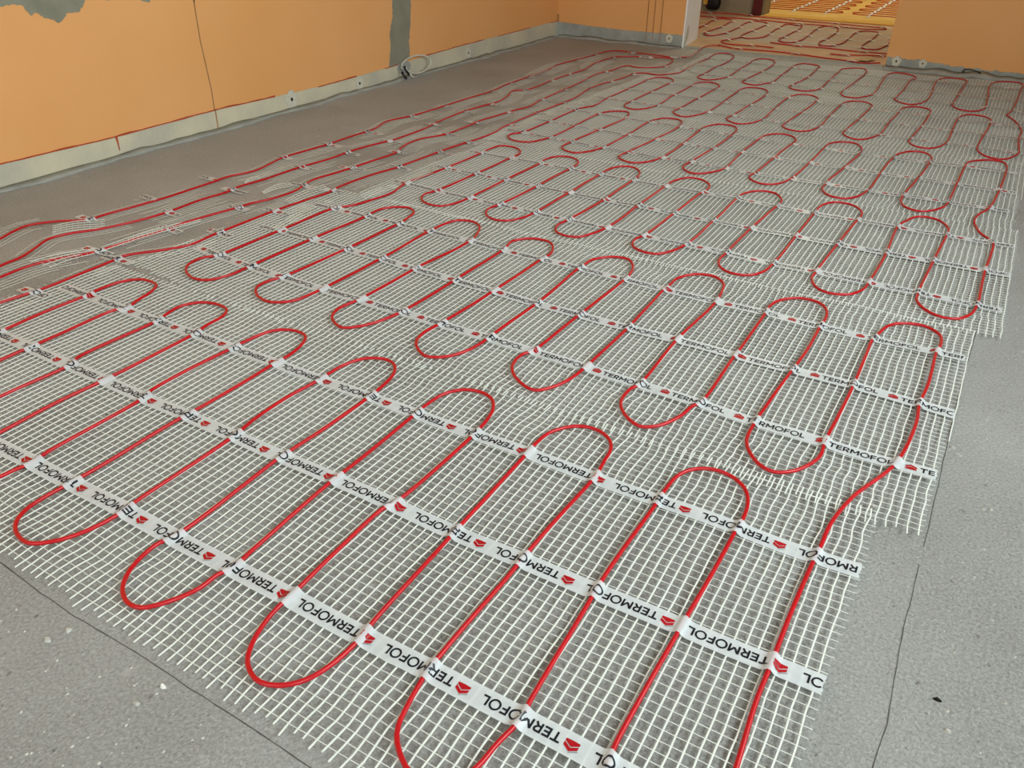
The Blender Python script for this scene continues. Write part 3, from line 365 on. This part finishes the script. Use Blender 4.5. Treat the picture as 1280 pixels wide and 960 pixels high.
# white door jamb lining (reveal) with a chipped corner
b = MB(); b.prism([(JX0, YF-.002), (JX0+.008, YF-.002), (JX0-.042, YH), (JX0-.05, YH)], 0, 2.08); j = struct(b.build('trim_1', M['white']))
b = MB()
def onj(y, z): # a point on the jamb face
    t = (y-YF)/(YH-YF); return (JX0+.008-.05*t, y, z)
pts = [(4.615, .0), (4.63, .03), (4.66, .09), (4.69, .115), (4.715, .07), (4.70, .035), (4.66, .02), (4.64, .0)]
V1 = [onj(y, z) for y, z in pts]; V2 = [(x+.0018, y, z) for x, y, z in V1]; n = len(pts)
b.add(V1+V2, [tuple(range(n-1,-1,-1)), tuple(range(n, 2*n))] + [(i,(i+1)%n,(i+1)%n+n,i+n) for i in range(n)]); b.build('chipped_plaster', M['blob'], j)
b = MB(); b.prism([(JX1-.006, YF+.018), (JX1, YF+.018), (JX1, YH), (JX1-.006, YH)], 0, 2.08); struct(b.build('trim_2', M['orange']))
# mortar fillets where wall meets floor
def fillet(name, path, wd, ht, m):
    b = MB(); rows = []
    for i, (x, y, nx, ny) in enumerate(path):
        k1 = wd*(.7+.6*abs(noise.noise(Vector((x*5, y*5, .3))))*1.6); k2 = ht*(.5+abs(noise.noise(Vector((x*7, y*7, 5))))*1.8)
        rows.append([(x, y, 0.0003), (x, y, k2), (x+nx*k1*.5, y+ny*k1*.5, k2*.55), (x+nx*k1, y+ny*k1, 0.0003)])
    vs = [p for r in rows for p in r]; fs = []
    for i in range(len(rows)-1):
        for j_ in range(3): fs.append((4*i+j_, 4*i+4+j_, 4*i+5+j_, 4*i+1+j_))
        fs.append((4*i+3, 4*i+7, 4*i+4, 4*i))
    b.add(vs, fs); return struct(b.build(name, m, smooth=True))
fillet('trim_3', [(XL+.004, -2.1+i*.05, 1, 0) for i in range(134)], .045, .008, M['mortar'])
fillet('trim_4', [(XL+.02+i*.02, YF-.004, 0, -1) for i in range(40)], .05, .012, M['mortar'])
fillet('trim_5', [(JX1+i*.02, YF+.014, 0, -1) for i in range(98)], .075, .016, M['mortar'])
# grey sill between the rooms
b = MB(); n = 30; lo = [(JX0+.008-.0+(JX1-JX0-.02)*i/n, YF+.0, ) for i in range(n+1)]
b.prism([(JX0+.006, 4.615), (JX1-.008, 4.615), (JX1-.008, 4.668), (JX0, 4.668)], 0, .003); struct(b.build('trim_6', M['mortar']))
# joints in the screed
b = MB()
s1 = [tuple(p) for p in D['SEAM1']]; s1 = [(-1.6, .305)] + s1 + [(-.35, .30), (0.0, .298)]
s2 = [tuple(p) for p in D['SEAM2']]; s2 = [(.07, -.3)] + s2 + [(.088, 2.6), (.09, 3.6), (.09, 4.5)]
def seam(pts, w0):
    P = catmull(pts, .02)
    for i in range(len(P)-1):
        p, q_ = P[i], P[i+1]; d = (q_-p); 
        if d.length < 1e-6: continue
        if noise.noise(Vector((p.x*9, p.y*9, 2))) < -.46: continue
        nn = Vector((-d.y, d.x)).normalized(); jt = nn*(.0012*noise.noise(Vector((p.x*60, p.y*60, 0)))); jt2 = nn*(.0012*noise.noise(Vector((q_.x*60, q_.y*60, 0))))
        ww = w0*(.6+.7*abs(noise.noise(Vector((p.x*30, p.y*30, 4)))))
        a = p+jt; c = q_+jt2
        b.prism([tuple(a-nn*ww), tuple(c-nn*ww), tuple(c+nn*ww), tuple(a+nn*ww)], 0.00005, .0003)
seam(s1, .0008); seam(s2, .0008); struct(b.build('trim_7', M['seam']))

# ---------------------------------------------------------------- printing for the tapes
def strokes():
    t = .20; G = {}
    def seg(a, b_): return ('s', a, b_)
    G['T'] = (.86, [seg((0, 1-t/2), (.86, 1-t/2)), seg((.43, 0), (.43, 1-t))])
    G['E'] = (.70, [seg((t/2, 0), (t/2, 1)), seg((t, t/2), (.70, t/2)), seg((t, .5), (.64, .5)), seg((t, 1-t/2), (.69, 1-t/2))])
    G['R'] = (.80, [seg((t/2, 0), (t/2, 1)), seg((t, 1-t/2), (.45, 1-t/2)), seg((t, .38), (.45, .38)), ('a', (.45, .69), .225, -90, 90), seg((.42, .36), (.72, 0))])
    G['M'] = (1.08, [seg((t/2, 0), (t/2, 1)), seg((1.08-t/2, 0), (1.08-t/2, 1)), seg((t*.6, .96), (.54, .30)), seg((1.08-t*.6, .96), (.54, .30))])
    G['O'] = (1.12, [('a', (.56, .5), .49, 0, 360)])
    G['F'] = (.68, [seg((t/2, 0), (t/2, 1)), seg((t, .46), (.62, .46)), seg((t, 1-t/2), (.68, 1-t/2))])
    G['L'] = (.66, [seg((t/2, 0), (t/2, 1)), seg((t, t/2), (.66, t/2))])
    return G, t
GL, TH = strokes()
def glyph_quads(detail):
    """quads (u,v in tape units, metres, u from the logo) of the word"""
    Q = []; cap = .0124; sx = .0121; u = .0125
    def quad(p, q_, th):
        dx, dy = q_[0]-p[0], q_[1]-p[1]; l = math.hypot(dx, dy); n = max(1, int(l/(.34 if detail else 2)))
        nx, ny = -dy/l*th/2, dx/l*th/2
        for i in range(n):
            a = (p[0]+dx*i/n, p[1]+dy*i/n); c = (p[0]+dx*(i+1)/n, p[1]+dy*(i+1)/n)
            yield [(a[0]-nx, a[1]-ny), (c[0]-nx, c[1]-ny), (c[0]+nx, c[1]+ny), (a[0]+nx, a[1]+ny)]
    for ch in 'TERMOFOL':
        wd, st = GL[ch]
        for s_ in st:
            if s_[0] == 's': qs = quad(s_[1], s_[2], TH)
            else:
                (cx, cy), r, a0, a1 = s_[1:]; n = max(4, int((a1-a0)/(20 if detail else 45))); qs = []
                for i in range(n):
                    p0 = math.radians(a0+(a1-a0)*i/n); p1 = math.radians(a0+(a1-a0)*(i+1)/n); ro, ri = r+TH/2*(.9 if ch == 'O' else 1), r-TH/2
                    qs.append([(cx+ri*math.cos(p0), cy+ri*math.sin(p0)), (cx+ro*math.cos(p0), cy+ro*math.sin(p0)), (cx+ro*math.cos(p1), cy+ro*math.sin(p1)), (cx+ri*math.cos(p1), cy+ri*math.sin(p1))])
            for q_ in qs: Q.append([(u+x*sx, (y-.5)*cap) for x, y in q_])
        u += (wd+.13)*sx
    return Q
QF, QC = glyph_quads(True), glyph_quads(False)
# red house-shaped emblem: roof band, pale gap, body; thin grey roof line above
h = .0080
LOGO = [[(-h, -.0008), (0, .0038), (0, .0082), (-h, .0034)], [(0, .0038), (h, -.0008), (h, .0034), (0, .0082)]]
LOGO += [[(-h, -.0020), (-h, -.0052+.0004), (0, -.0052), (0, .0026)], [(0, .0026), (0, -.0052), (h, -.0048), (h, -.0020)]]
ROOF = [[(-h*1.12, .0040), (0, .0090), (0, .0102), (-h*1.12, .0054)]]
PITCH = .1335; TW = .0285

class TapeZ:
    def __init__(s, pts):
        s.kd = kdtree.KDTree(len(pts))
        for i, p in enumerate(pts): s.kd.insert((p[0], p[1], 0), i)
        s.kd.balance(); s.p = pts
    def z(s, x, y):
        _, i, d = s.kd.find((x, y, 0)); base = znet(x, y) + .0016
        px, py = s.p[i][0], s.p[i][1]; top = zcab(px, py) + CR + .0014
        if d < .0022: return top - .0006*(d/.0022)**2
        t = min(1, (d-.0022)/.0085); t = t*(2-t)
        wr = .0009*math.exp(-((d-.011)/.004)**2)*noise.noise(Vector((x*90, y*90, 1)))
        return max(base, (top-.0006)*(1-t) + base*t) + abs(wr)

def build_tape(tz, yfun, x0, x1, phase, sgn, parent, fine=True, name='printed_tape', wd=TW, sel=None):
    """tape along x; yfun gives its centre line; sgn=-1: print turned by 180 degrees"""
    b = MB(); st = .004 if fine else .009; n = max(2, int((x1-x0)/st)); m = 7 if fine else 4; rows = []
    for i in range(n+1):
        x = x0+(x1-x0)*i/n; y = yfun(x)
        for j_ in range(m+1):
            yy = y + wd*(j_/m-.5); b.v.append((x + (random.uniform(-.001,.001) if i in (0, n) else 0), yy, tz.z(x, yy)))
    for i in range(n):
        for j_ in range(m): k = i*(m+1)+j_; b.f.append((k, k+m+1, k+m+2, k+1))
    o = b.build(name, M['tape'], parent, smooth=True)
    ink = MB(); mi = []
    k0 = math.floor((x0-phase)/PITCH)-2; k1 = math.ceil((x1-phase)/PITCH)+2
    for k in range(k0, k1):
        c = phase + k*PITCH
        for idx, Q in ((0, QF if fine else QC), (1, LOGO), (2, ROOF if fine else [])):
            for q_ in Q:
                P = [(c+sgn*u, v) for u, v in q_]
                if min(p[0] for p in P) < x0+.001 or max(p[0] for p in P) > x1-.001: continue
                vs = []
                for x, v in P:
                    y = yfun(x)+sgn*v; vs.append((x, y, tz.z(x, y)+.00045))
                ink.add(vs, [(0,1,2,3)]); mi.append(idx)
    if ink.v:
        l = ink.build('lettering', M['ink'], o); l.data.materials.append(M['redink']); l.data.materials.append(M['greyink'])
        l.data.polygons.foreach_set('material_index', mi)
    return o

# ---------------------------------------------------------------- the six runs of heating mat
def poly(c, x):
    r = 0
    for a in c: r = r*x + a
    return r
def tape_y(r, k):
    c, x0, x1 = D['TAPES'][r][k]
    e = .02
    s0 = (poly(c, x0+e)-poly(c, x0))/e; s1 = (poly(c, x1)-poly(c, x1-e))/e
    def f(x):
        if x < x0: return poly(c, x0)+s0*.5*(x-x0)
        if x > x1: return poly(c, x1)+s1*.5*(x-x1)
        return poly(c, x)
    return f, x0, x1
EDGE = {1: (-1.76, -1.672, .010, .008), 2: (-1.655, -1.585, .068, .080), 3: (-1.525, -1.500, .126, .130),
        4: (-1.555, -1.535, .112, .128), 5: (-1.525, -1.490, .128, .135), 6: (-1.415, -1.440, .138, .142)}
EXT = {1: (.140, .138), 2: (.155, .140), 3: (.145, .138), 4: (.150, .140), 5: (.150, .136), 6: (.155, .155)}
MATLABEL = {
 1: 'nearest white mesh heating mat, its cut fringe along the bare concrete in front',
 2: 'second mesh heating mat from the front, the nearest with its print upright',
 3: 'third mesh heating mat from the front, behind the upright-print one, print upside down',
 4: 'fourth mesh heating mat from the front, just before the two farthest ones',
 5: 'red-cabled mesh heating mat, next to last before the doorway wall',
 6: 'farthest mesh heating mat of the room, its loops touching the doorway sill',
}
allcab = {r: catmull(c, .004) for r, c in D['CABLES'].items()}
linecab = {k: catmull(c, .006) for k, c in D['LINES'].items()}
everything = [tuple(p) for c in list(allcab.values()) + list(linecab.values()) for p in c]
TZ = TapeZ(everything)

def tube_from(path, step, r=CR, seg=8, zf=zcab):
    pts = []; last = None
    for p in path:
        if last is None or (p-last).length >= step: pts.append((p.x, p.y, zf(p.x, p.y))); last = p
    q_ = path[-1]
    if (q_-last).length > 1e-4: pts.append((q_.x, q_.y, zf(q_.x, q_.y)))
    b = MB(); b.tube(pts, r, seg); return b

for r in range(1, 7):
    T = [tape_y(r, k) for k in range(3)]
    f1, f2, f3 = T[0][0], T[1][0], T[2][0]
    xa, xb, xc, xd = EDGE[r]; eb, et = EXT[r]
    def Y(x, s):          # s: 0 at the near tape, 1 middle, 2 far tape; linear beyond
        a, b_, c = f1(x), f2(x), f3(x)
        if s < 0: return a + s*.2
        if s > 2: return c + (s-2)*.2
        return (a*(1-s)+b_*s) if s <= 1 else (b_*(2-s)+c*(s-1))
    root = empty('heating_mat', (0, 0, 0)); tag(root, MATLABEL[r], 'heating mat', 'heating mats covering the room floor')
    net = MB(); zo = .0004*(r % 2)
    def warp(x, y, s):
        edgeamp = 1 if (s < -.15 or s > 2.15) else .18
        if x > -.5: edgeamp = max(edgeamp, .4*min(1, (x+.5)/.5))
        a = .0048*edgeamp
        return a*noise.noise(Vector((x*14, y*26, r*3.3))) + .0007*noise.noise(Vector((x*300, y*12, r)))
    s_lo = -eb/.2; s_hi = 2+et/.2
    xl = min(xa, xb); nx = int((max(xc, xd)-xl)/.01365); ns = 34 if r < 4 else 22
    for i in range(nx+1):
        x = xl + i*.01365 + random.uniform(-.0004,.0004)
        pts = []; e0 = s_lo + random.uniform(-.03, .03)
        if r == 1 and x > -.02: pass
        for k in range(ns+1):
            s = e0 + (s_hi-e0)*k/ns; t = (s-s_lo)/(s_hi-s_lo)
            if x < xa*(1-t)+xb*t - .006 or x > xc*(1-t)+xd*t + .006: continue
            y = Y(x, s); xx = x + warp(x, y, s)
            pts.append((xx, y, znet(xx, y)+zo))
        if len(pts) > 1: net.yarn(pts, .00110, .0008)
    nu = int((s_hi-s_lo)*.2/.0128)
    for k in range(nu):
        s = s_lo + .06 + k*.0128/.2
        t = (s-s_lo)/(s_hi-s_lo); x0 = xa*(1-t)+xb*t-.004-random.uniform(0,.012); x1 = xc*(1-t)+xd*t+.001+random.uniform(0, .006 if (r == 1 and s > 1.2) else .002)
        n = int((x1-x0)/(.027 if r < 4 else .05)); pts = []
        for i in range(n+1):
            x = x0+(x1-x0)*i/n; y = Y(x, s); y += .0008*noise.noise(Vector((x*20, y*20, 9)))*(3 if (s < 0 or s > 2) else 1); pts.append((x, y, znet(x, y)+zo+.0006))
        net.yarn(pts, .00046, .0004)
    net.build('mesh_net', M['yarn'], root)
    tube_from(allcab[r], .006 if r < 3 else .009, seg=10 if r < 3 else 8).build('heating_cable', M['cable'], root, smooth=True)
    sgn = -1 if r % 2 else 1
    for k in range(3):
        f, x0, x1 = T[k]
        if r == 1: x0 = (-1.75, -1.72, x0)[k]; x1 = (.012, x1, x1)[k]
        if r >= 5: x1 = max(x1, .128)
        build_tape(TZ, f, x0, x1, D['PHASE'].get('%d%d' % (r, k+1), -.7+.031*k+.02*r), sgn, root, fine=r < 4)

# ---------------------------------------------------------------- loose cable lines along the left wall
def arc_path(P): 
    out = []; s = 0
    for i, p in enumerate(P):
        if i: s += (p-P[i-1]).length
        out.append(s)
    return out
LINELABEL = {
 'L4': 'outermost loose red heating cable running beside the left wall and through the doorway',
 'L3': 'loose red heating cable laid out and back in a long hairpin, between two single cables',
 'L1': 'loose red heating cable closest to the left ends of the mesh mats',
}
def scraps_for(key):
    if key == 'L3': return D['SCRAPS']['L3'] + D['SCRAPS']['L2']
    return D['SCRAPS'][key]
for key, path in linecab.items():
    root = empty('heating_cable', (0,0,0)); tag(root, LINELABEL[key], 'heating cable', 'loose heating cables along the left wall')
    tube_from(path, .009, seg=8).build('cable', M['cable'], root, smooth=True)
    S_ = arc_path(path); net = MB(); tot = S_[-1]
    # narrow ribbons of net left on the cable
    s = .02; rnd = random.Random(hash(key) % 1000 if False else len(path))
    while s < tot-.1:
        ln = rnd.uniform(.22, .5); e = min(tot-.05, s+ln); offs = [j_*.0137 for j_ in range(-4 if rnd.random() < .6 else -2, 5 if rnd.random() < .6 else 3)]
        idx = [i for i in range(len(path)) if s <= S_[i] <= e][::5]
        if len(idx) > 3:
            def side(i, off):
                a = path[max(0, i-6)]; c = path[min(len(path)-1, i+6)]; d = (c-a); d.normalize()
                x, y = path[i].x - d.y*off, path[i].y + d.x*off
                return x, y
            ok = not any(path[i].y > 4.15 for i in idx)
            if ok:
                for off in offs:
                    a = rnd.randint(0, 2); pts = [side(i, off) for i in idx[a:len(idx)-rnd.randint(0, 2)]]
                    if len(pts) > 2: net.yarn([(x, y, znet(x, y)*.7) for x, y in pts], .0010, .0007)
                cs = s + .01
                while cs < e:
                    i = min(range(len(path)), key=lambda q_: abs(S_[q_]-cs)) if False else next((q_ for q_ in idx if S_[q_] >= cs), None)
                    if i is None: break
                    i = next(q_ for q_ in range(i-5 if i >= 5 else 0, len(path)) if S_[q_] >= cs)
                    p0 = side(i, offs[0]-.008); p1 = side(i, offs[-1]+.008); pm = side(i, 0)
                    net.yarn([(p0[0], p0[1], znet(*p0)*.7+.0005), (pm[0], pm[1], znet(*pm)*.7+.0005), (p1[0], p1[1], znet(*p1)*.7+.0005)], .0004, .0004)
                    cs += .0128
        s = e + rnd.uniform(.02, .10)
    net.build('net_ribbon', M['duskyarn'], root)
    for n_, (x, y) in enumerate(scraps_for(key)):
        ln = rnd.uniform(.07, .10) if y < 3 else rnd.uniform(.05, .08); ya = y; sl_ = rnd.uniform(-.08, .08)
        build_tape(TZ, (lambda q_, ya=ya, sl_=sl_, xc_=x: ya+sl_*(q_-xc_)), x-ln*.5, x+ln*.5, x+rnd.uniform(-.05, .05), -1 if y < 1.1 or 1.75 < y < 2.35 else 1, root, fine=y < 2.2, name='tape_scrap', wd=.024)

# curled offcuts of net standing slightly off the floor
FL = ['pale net offcut lying between the two outermost cables near the left edge', 'bright narrow net offcut on the hairpin cable, nearest the viewer',
 'narrow net offcut beside the hairpin cable, just behind the nearest one', 'curled bright net offcut lifting beside a white tape scrap',
 'small two-strand net offcut between hairpin cable and closest loose cable', 'short net sliver between the hairpin cable and outermost cable',
 'pale net flap outside the outermost cable, toward the room corner', 'net flap on the outermost cable beyond the ring of conduit',
 'short net flap on the hairpin cable near the far corner', 'long bright net strand beside the left end of the fourth mat',
 'fanned net offcut at the white door jamb', 'small net offcut inside the far hairpin bend', 'net offcut left of the last mat before the door sill',
 'curved net offcut at the left end of the fifth mat', 'net edge strip at the near left corner of the third mat', 'net edge strip at the middle left of the third mat',
 'raised net edge strip at the left end of the second mat']
for lab, q_ in zip(FL, D['FLAPS']):
    A, B, C, E_ = [Vector(p) for p in q_]
    wid = ((C-A).length+(E_-B).length)/2; nl = max(3, min(7, int(wid/.0125)+1)); b = MB()
    for i in range(nl):
        t = i/(nl-1); a = A*(1-t)+C*t; c = B*(1-t)+E_*t; pts = []
        for k in range(9):
            s = k/8; p = a*(1-s)+c*s; hgt = .005*math.sin(math.pi*min(1, s*1.1))*(.6+.4*(1-t)); pts.append((p.x, p.y, znet(p.x, p.y)+.003+hgt))
        b.yarn(pts, .0011, .0008)
    ll = ((B-A).length+(E_-C).length)/2; nc = int(ll/.0128)
    for k in range(nc):
        s = (k+.5)/nc; a = A*(1-s)+B*s; c = C*(1-s)+E_*s; h0 = .005*math.sin(math.pi*min(1, s*1.1))
        b.yarn([(a.x, a.y, znet(a.x, a.y)+.0037+h0), ((a.x+c.x)/2, (a.y+c.y)/2, znet(a.x, a.y)+.0037+h0*.8), (c.x, c.y, znet(c.x, c.y)+.0037+h0*.6)], .0005, .0005)
    tag(b.build('net_offcut', M['yarn'] if A.y < 1.7 else M['duskyarn']), lab, 'mesh offcut', 'net offcuts among the loose cables')

# ---------------------------------------------------------------- conduit ring on the left wall
root = empty('conduit_coil', (-2.41, 3.09, 0)); tag(root, 'pale ring of flexible conduit sticking out of the left wall under the grey plaster band', 'conduit')
b = MB(); pts = []
c = Vector((-2.40+2.41, 3.152-3.09, .054))
for i in range(49):
    a = math.radians(200 + 355*i/48); pts.append((c.x+.018*math.sin(a*.5), c.y+.102*math.cos(a), c.z+.036*math.sin(a)))
b.tube(pts, .0038, 8); b.build('ring', M['conduit'], root, smooth=True)
b = MB(); b.tube([(.010, -.03, .055), (.014, -.028, .04), (.02, -.012, .02), (.03, .0, .006)], .0042, 8); b.build('conduit_end', M['conduit'], root, smooth=True)
for k in range(2):
    b = MB(); y0 = -.036-.02*k; b.tube([(.004, y0+.004, .058-.022*k), (.012, y0, .045-.02*k), (.018, y0+.008, .030-.018*k), (.02, y0+.014, .02-.012*k)], .0052, 8); b.build('black_sleeve', M['black'], root, smooth=True)
b = MB(); ring = [(-.0+.05*math.cos(a), .045+.03*math.sin(a)) for a in [2*math.pi*i/16 for i in range(16)]]
b.slab(ring, -.0255, -.023, 0); b.build('wall_recess', M['mortar'], root)

# ---------------------------------------------------------------- dark cable stub at the right part of the far wall
b = MB(); b.tube([(-.205, YF+.012, .012), (-.200, YF-.012, .030), (-.17, YF-.02, .032), (-.14, YF-.015, .024), (-.12, YF-.01, .014)], .003, 6)
tag(b.build('cable_stub', M['black'], smooth=True), 'thin black cable loop sticking out at the base of the wall right of the doorway', 'cable')

# ---------------------------------------------------------------- crumbs on the bare concrete
CL = ['bright white plaster crumb on the concrete before the front fringe', 'pale oval crumb beyond the joint, level with the mat step', 'small dark pebble on the bare concrete at lower right',
 'pale crumb on the right concrete, beside the picture edge', 'pale crumb on the concrete right of the nearest mat', 'grey crumb among the lower left floor', 'pale flat crumb on the lower left concrete, away from the joint',
 'small pale crumb high on the right concrete strip', 'flat pale crumb just before the front joint', 'tiny pale crumb near the front fringe']
for i, (x, y) in enumerate(D['CHIPS']):
    rr = (.0042, .006, .004, .004, .004, .004, .005, .005, .005, .003)[i]; b = MB(); n = 7
    rg = random.Random(i); low = [(rr*(1+.4*rg.uniform(-1,1))*math.cos(2*math.pi*k/n), rr*(.7+.3*rg.uniform(-1,1))*math.sin(2*math.pi*k/n), 0) for k in range(n)]
    hi = [(p[0]*.6+.0003, p[1]*.6, rr*.55+rg.uniform(0,.0008)) for p in low]
    b.add(low+hi, [tuple(range(n-1,-1,-1)), tuple(range(n, 2*n))] + [(k,(k+1)%n,(k+1)%n+n,k+n) for k in range(n)])
    o = b.build('crumb', (M['chip'] if i == 0 else M['dark'] if i == 2 else M['crumb'])); o.location = (x, y, 0); tag(o, CL[i], 'crumb', 'crumbs on the bare concrete')
rg = random.Random(5); b = MB()
for k in range(900):
    if rg.random() < .55: x, y = rg.uniform(.09, .6), rg.uniform(.3, 2.6)
    else: x, y = rg.uniform(-1.3, .1), rg.uniform(.12, .30)
    rr = rg.choice((.0008, .0011, .0015, .0022)); n = 5; a0 = rg.random()*6
    low = [(x+rr*rg.uniform(.7,1.3)*math.cos(a0+2*math.pi*i/n), y+rr*rg.uniform(.7,1.3)*math.sin(a0+2*math.pi*i/n), 0) for i in range(n)]
    b.add(low+[(x, y, rr*.7)], [(i,(i+1)%n,n) for i in range(n)] + [tuple(range(n-1,-1,-1))])
o = b.build('grit', M['crumb']); tag(o, 'fine loose grit scattered over the bare concrete', 'grit'); o['kind'] = 'stuff'

# ---------------------------------------------------------------- hall behind the doorway
b = MB(); b.box((XL-.2, 4.665, -.12), (XR, 6.2, 0)); struct(b.build('floor_hall', M['hallfloor']))
b = MB(); b.box((XL-1.6, 6.2, -.12), (XR, 9.0, 0)); struct(b.build('floor_far_room', M['farfloor']))
b = MB(); b.box((-3.2, 6.25, 0), (-1.64, 6.40, ZCEIL)); struct(b.build('wall_hall', M['hallwall']))
b = MB(); b.box((-.62, 6.25, 0), (XR, 6.40, ZCEIL)); struct(b.build('wall_hall_right', M['hallwall']))
b = MB(); b.box((-3.4, YH, 0), (-3.2, 9.2, ZCEIL)); b.box((XR-.2, YH, 0), (XR, 9.2, ZCEIL)); b.box((-3.2, 9.0, 0), (XR-.2, 9.2, ZCEIL)); struct(b.build('wall_far_room', M['hallwall']))
b = MB(); b.box((-3.4, YH, ZCEIL), (XR, 9.2, ZCEIL+.1)); struct(b.build('ceiling_hall', M['ceiling']))
b = MB(); b.box((-1.635, 6.205, 0), (-.63, 6.36, .004)); b.box((-1.635, 6.19, 0), (-.63, 6.205, .007)); struct(b.build('trim_8', M['gold']))
zh = lambda x, y: .0035+.0025
HL = ['red-looped heating mat on the brown hall floor beyond the doorway', 'short red cable leading out of the hall mat loops', 'upper of two red cables crossing the hall just past the sill',
      'red cable crossing the hall floor right behind the door sill', 'short red cable end beside brown tape in the doorway', 'double red cable skirting the far side of the hall']
for i, c in enumerate(D['HALL']):
    root = empty('heating_mat' if i == 0 else 'heating_cable', (0,0,0)); tag(root, HL[i], 'heating mat' if i == 0 else 'heating cable', None if i == 0 else 'heating cables on the hall floor')
    path = catmull(c, .01); tube_from(path, .012, r=.0036, seg=6, zf=zh).build('cable', M['cable'], root, smooth=True)
    if i == 0:
        net = MB()
        for k in range(84):
            x = -1.72+k*.0137; net.yarn([(x, y_, .001) for y_ in (5.02, 5.4, 5.95)], .0008, .0005)
        for k in range(70):
            y = 5.03+k*.0131; net.yarn([(-1.73, y, .0015), (-1.1, y-.01, .0015), (-.57, y, .0015)], .0004, .0004)
        net.build('mesh_net', M['duskyarn'], root)
        for y in (5.18, 5.42, 5.68):
            t = MB(); t.yarn([(-1.73, y, .0022), (-1.2, y-.01, .0022), (-.57, y, .0022)], .006, .0004); t.build('printed_tape', M['tape'], root)
    nt = max(2, len(path)//28)
    for k in range(nt):
        p = path[int((k+.5)*len(path)/nt)]; t = MB(); t.yarn([(p.x-.03, p.y, .0045), (p.x-.006, p.y, .0112), (p.x+.006, p.y, .0112), (p.x+.03, p.y, .0045)], .009, .0004)
        t.build('tape_scrap', M['chip'], root)
b = MB(); b.prism([(-.72, 4.70), (-.66, 4.69), (-.63, 4.80), (-.69, 4.81)], .0095, .0105); tag(b.build('tape_piece', M['browntape']), 'brown packing tape piece across the cable in the doorway, at its right side', 'tape')
# far room mats
def snake(x0, x1, ya, n, dy, first_right):
    P = []; 
    for k in range(n):
        y = ya+k*dy; R2 = (k % 2 == 0) == first_right
        xs = (x0, x1) if R2 else (x1, x0); sg = 1 if R2 else -1
        P += [(xs[0]+sg*.06, y), (xs[0]+sg*.25, y), (xs[1]-sg*.25, y), (xs[1]-sg*.06, y), (xs[1]-sg*.012, y+dy*.2), (xs[1], y+dy*.5), (xs[1]-sg*.012, y+dy*.8)]
    return P[:-3]
for nm, x0, x1, fr, tx in (('heating mat with tight red loops on the yellow far room floor, the left one', -2.3, -1.185, True, (-1.29, -1.52, -1.8)), ('heating mat with tight red loops on the yellow far room floor, the right one', -1.115, -.2, False, (-.99, -.7, -.4))):
    root = empty('heating_mat', (0,0,0)); tag(root, nm, 'heating mat', 'heating mats in the far room')
    path = catmull(snake(x0, x1, 6.645, 14, .123, fr), .012)
    tube_from(path, .016, r=.0034, seg=6, zf=lambda x, y: .0055).build('cable', M['cable'], root, smooth=True)
    for x in tx:
        t = MB(); pts = []
        for k in range(170):
            y = 6.55+k*.0105; on = abs(((y-6.645)/.123) % 1 - .5) > .42; pts.append((x-.0+.004*math.sin(k*.3), y, .0100 if on else .0015))
        t.yarn(pts, .008, .0006); t.build('printed_tape', M['tape'], root)
# pouch and red post by the hall wall
root = empty('tool_pouch', (-2.005, 6.20, 0)); tag(root, 'small black and yellow tool pouch hanging low on the hall wall', 'tool pouch')
b = MB(); 
for i in range(7):
    pass
prof = [(.035, .018), (.052, .03), (.058, .06), (.056, .10), (.05, .15), (.045, .22)]
vs = []; n = 12
for rr, z in prof:
    for k in range(n): a = 2*math.pi*k/n; vs.append((rr*math.cos(a), rr*.6*math.sin(a), z))
b.add(vs, [tuple(range(n-1,-1,-1)), tuple(range(5*n, 6*n))] + [(i*n+k, i*n+(k+1)%n, (i+1)*n+(k+1)%n, (i+1)*n+k) for i in range(5) for k in range(n)]); b.build('pouch_body', M['black'], root, smooth=True)
b = MB(); b.prism([(-.06, -.045), (-.035, -.05), (-.03, -.035), (-.058, -.03)], .055, .14); b.build('yellow_grip', M['yellow'], root)
b = MB(); b.tube([(.0, .03, .2), (.0, .045, .34), (.0, .049, .5)], .006, 6); b.build('strap', M['black'], root)
root = empty('door_post', (-1.687, 6.235, 0)); tag(root, 'dark red painted post at the end of the hall wall', 'post')
b = MB(); b.add([(-.030,-.02,0),(.030,-.02,0),(.030,.013,0),(-.030,.013,0),(-.020,-.02,2.0),(.032,-.02,2.0),(.032,.013,2.0),(-.020,.013,2.0)], [(0,3,2,1),(4,5,6,7),(0,1,5,4),(1,2,6,5),(2,3,7,6),(3,0,4,7)]); b.build('shaft', M['maroon'], root)
b = MB(); b.box((-.05, -.032, 0), (.036, -.02, .004)); b.build('foot_plate', M['dark'], root)
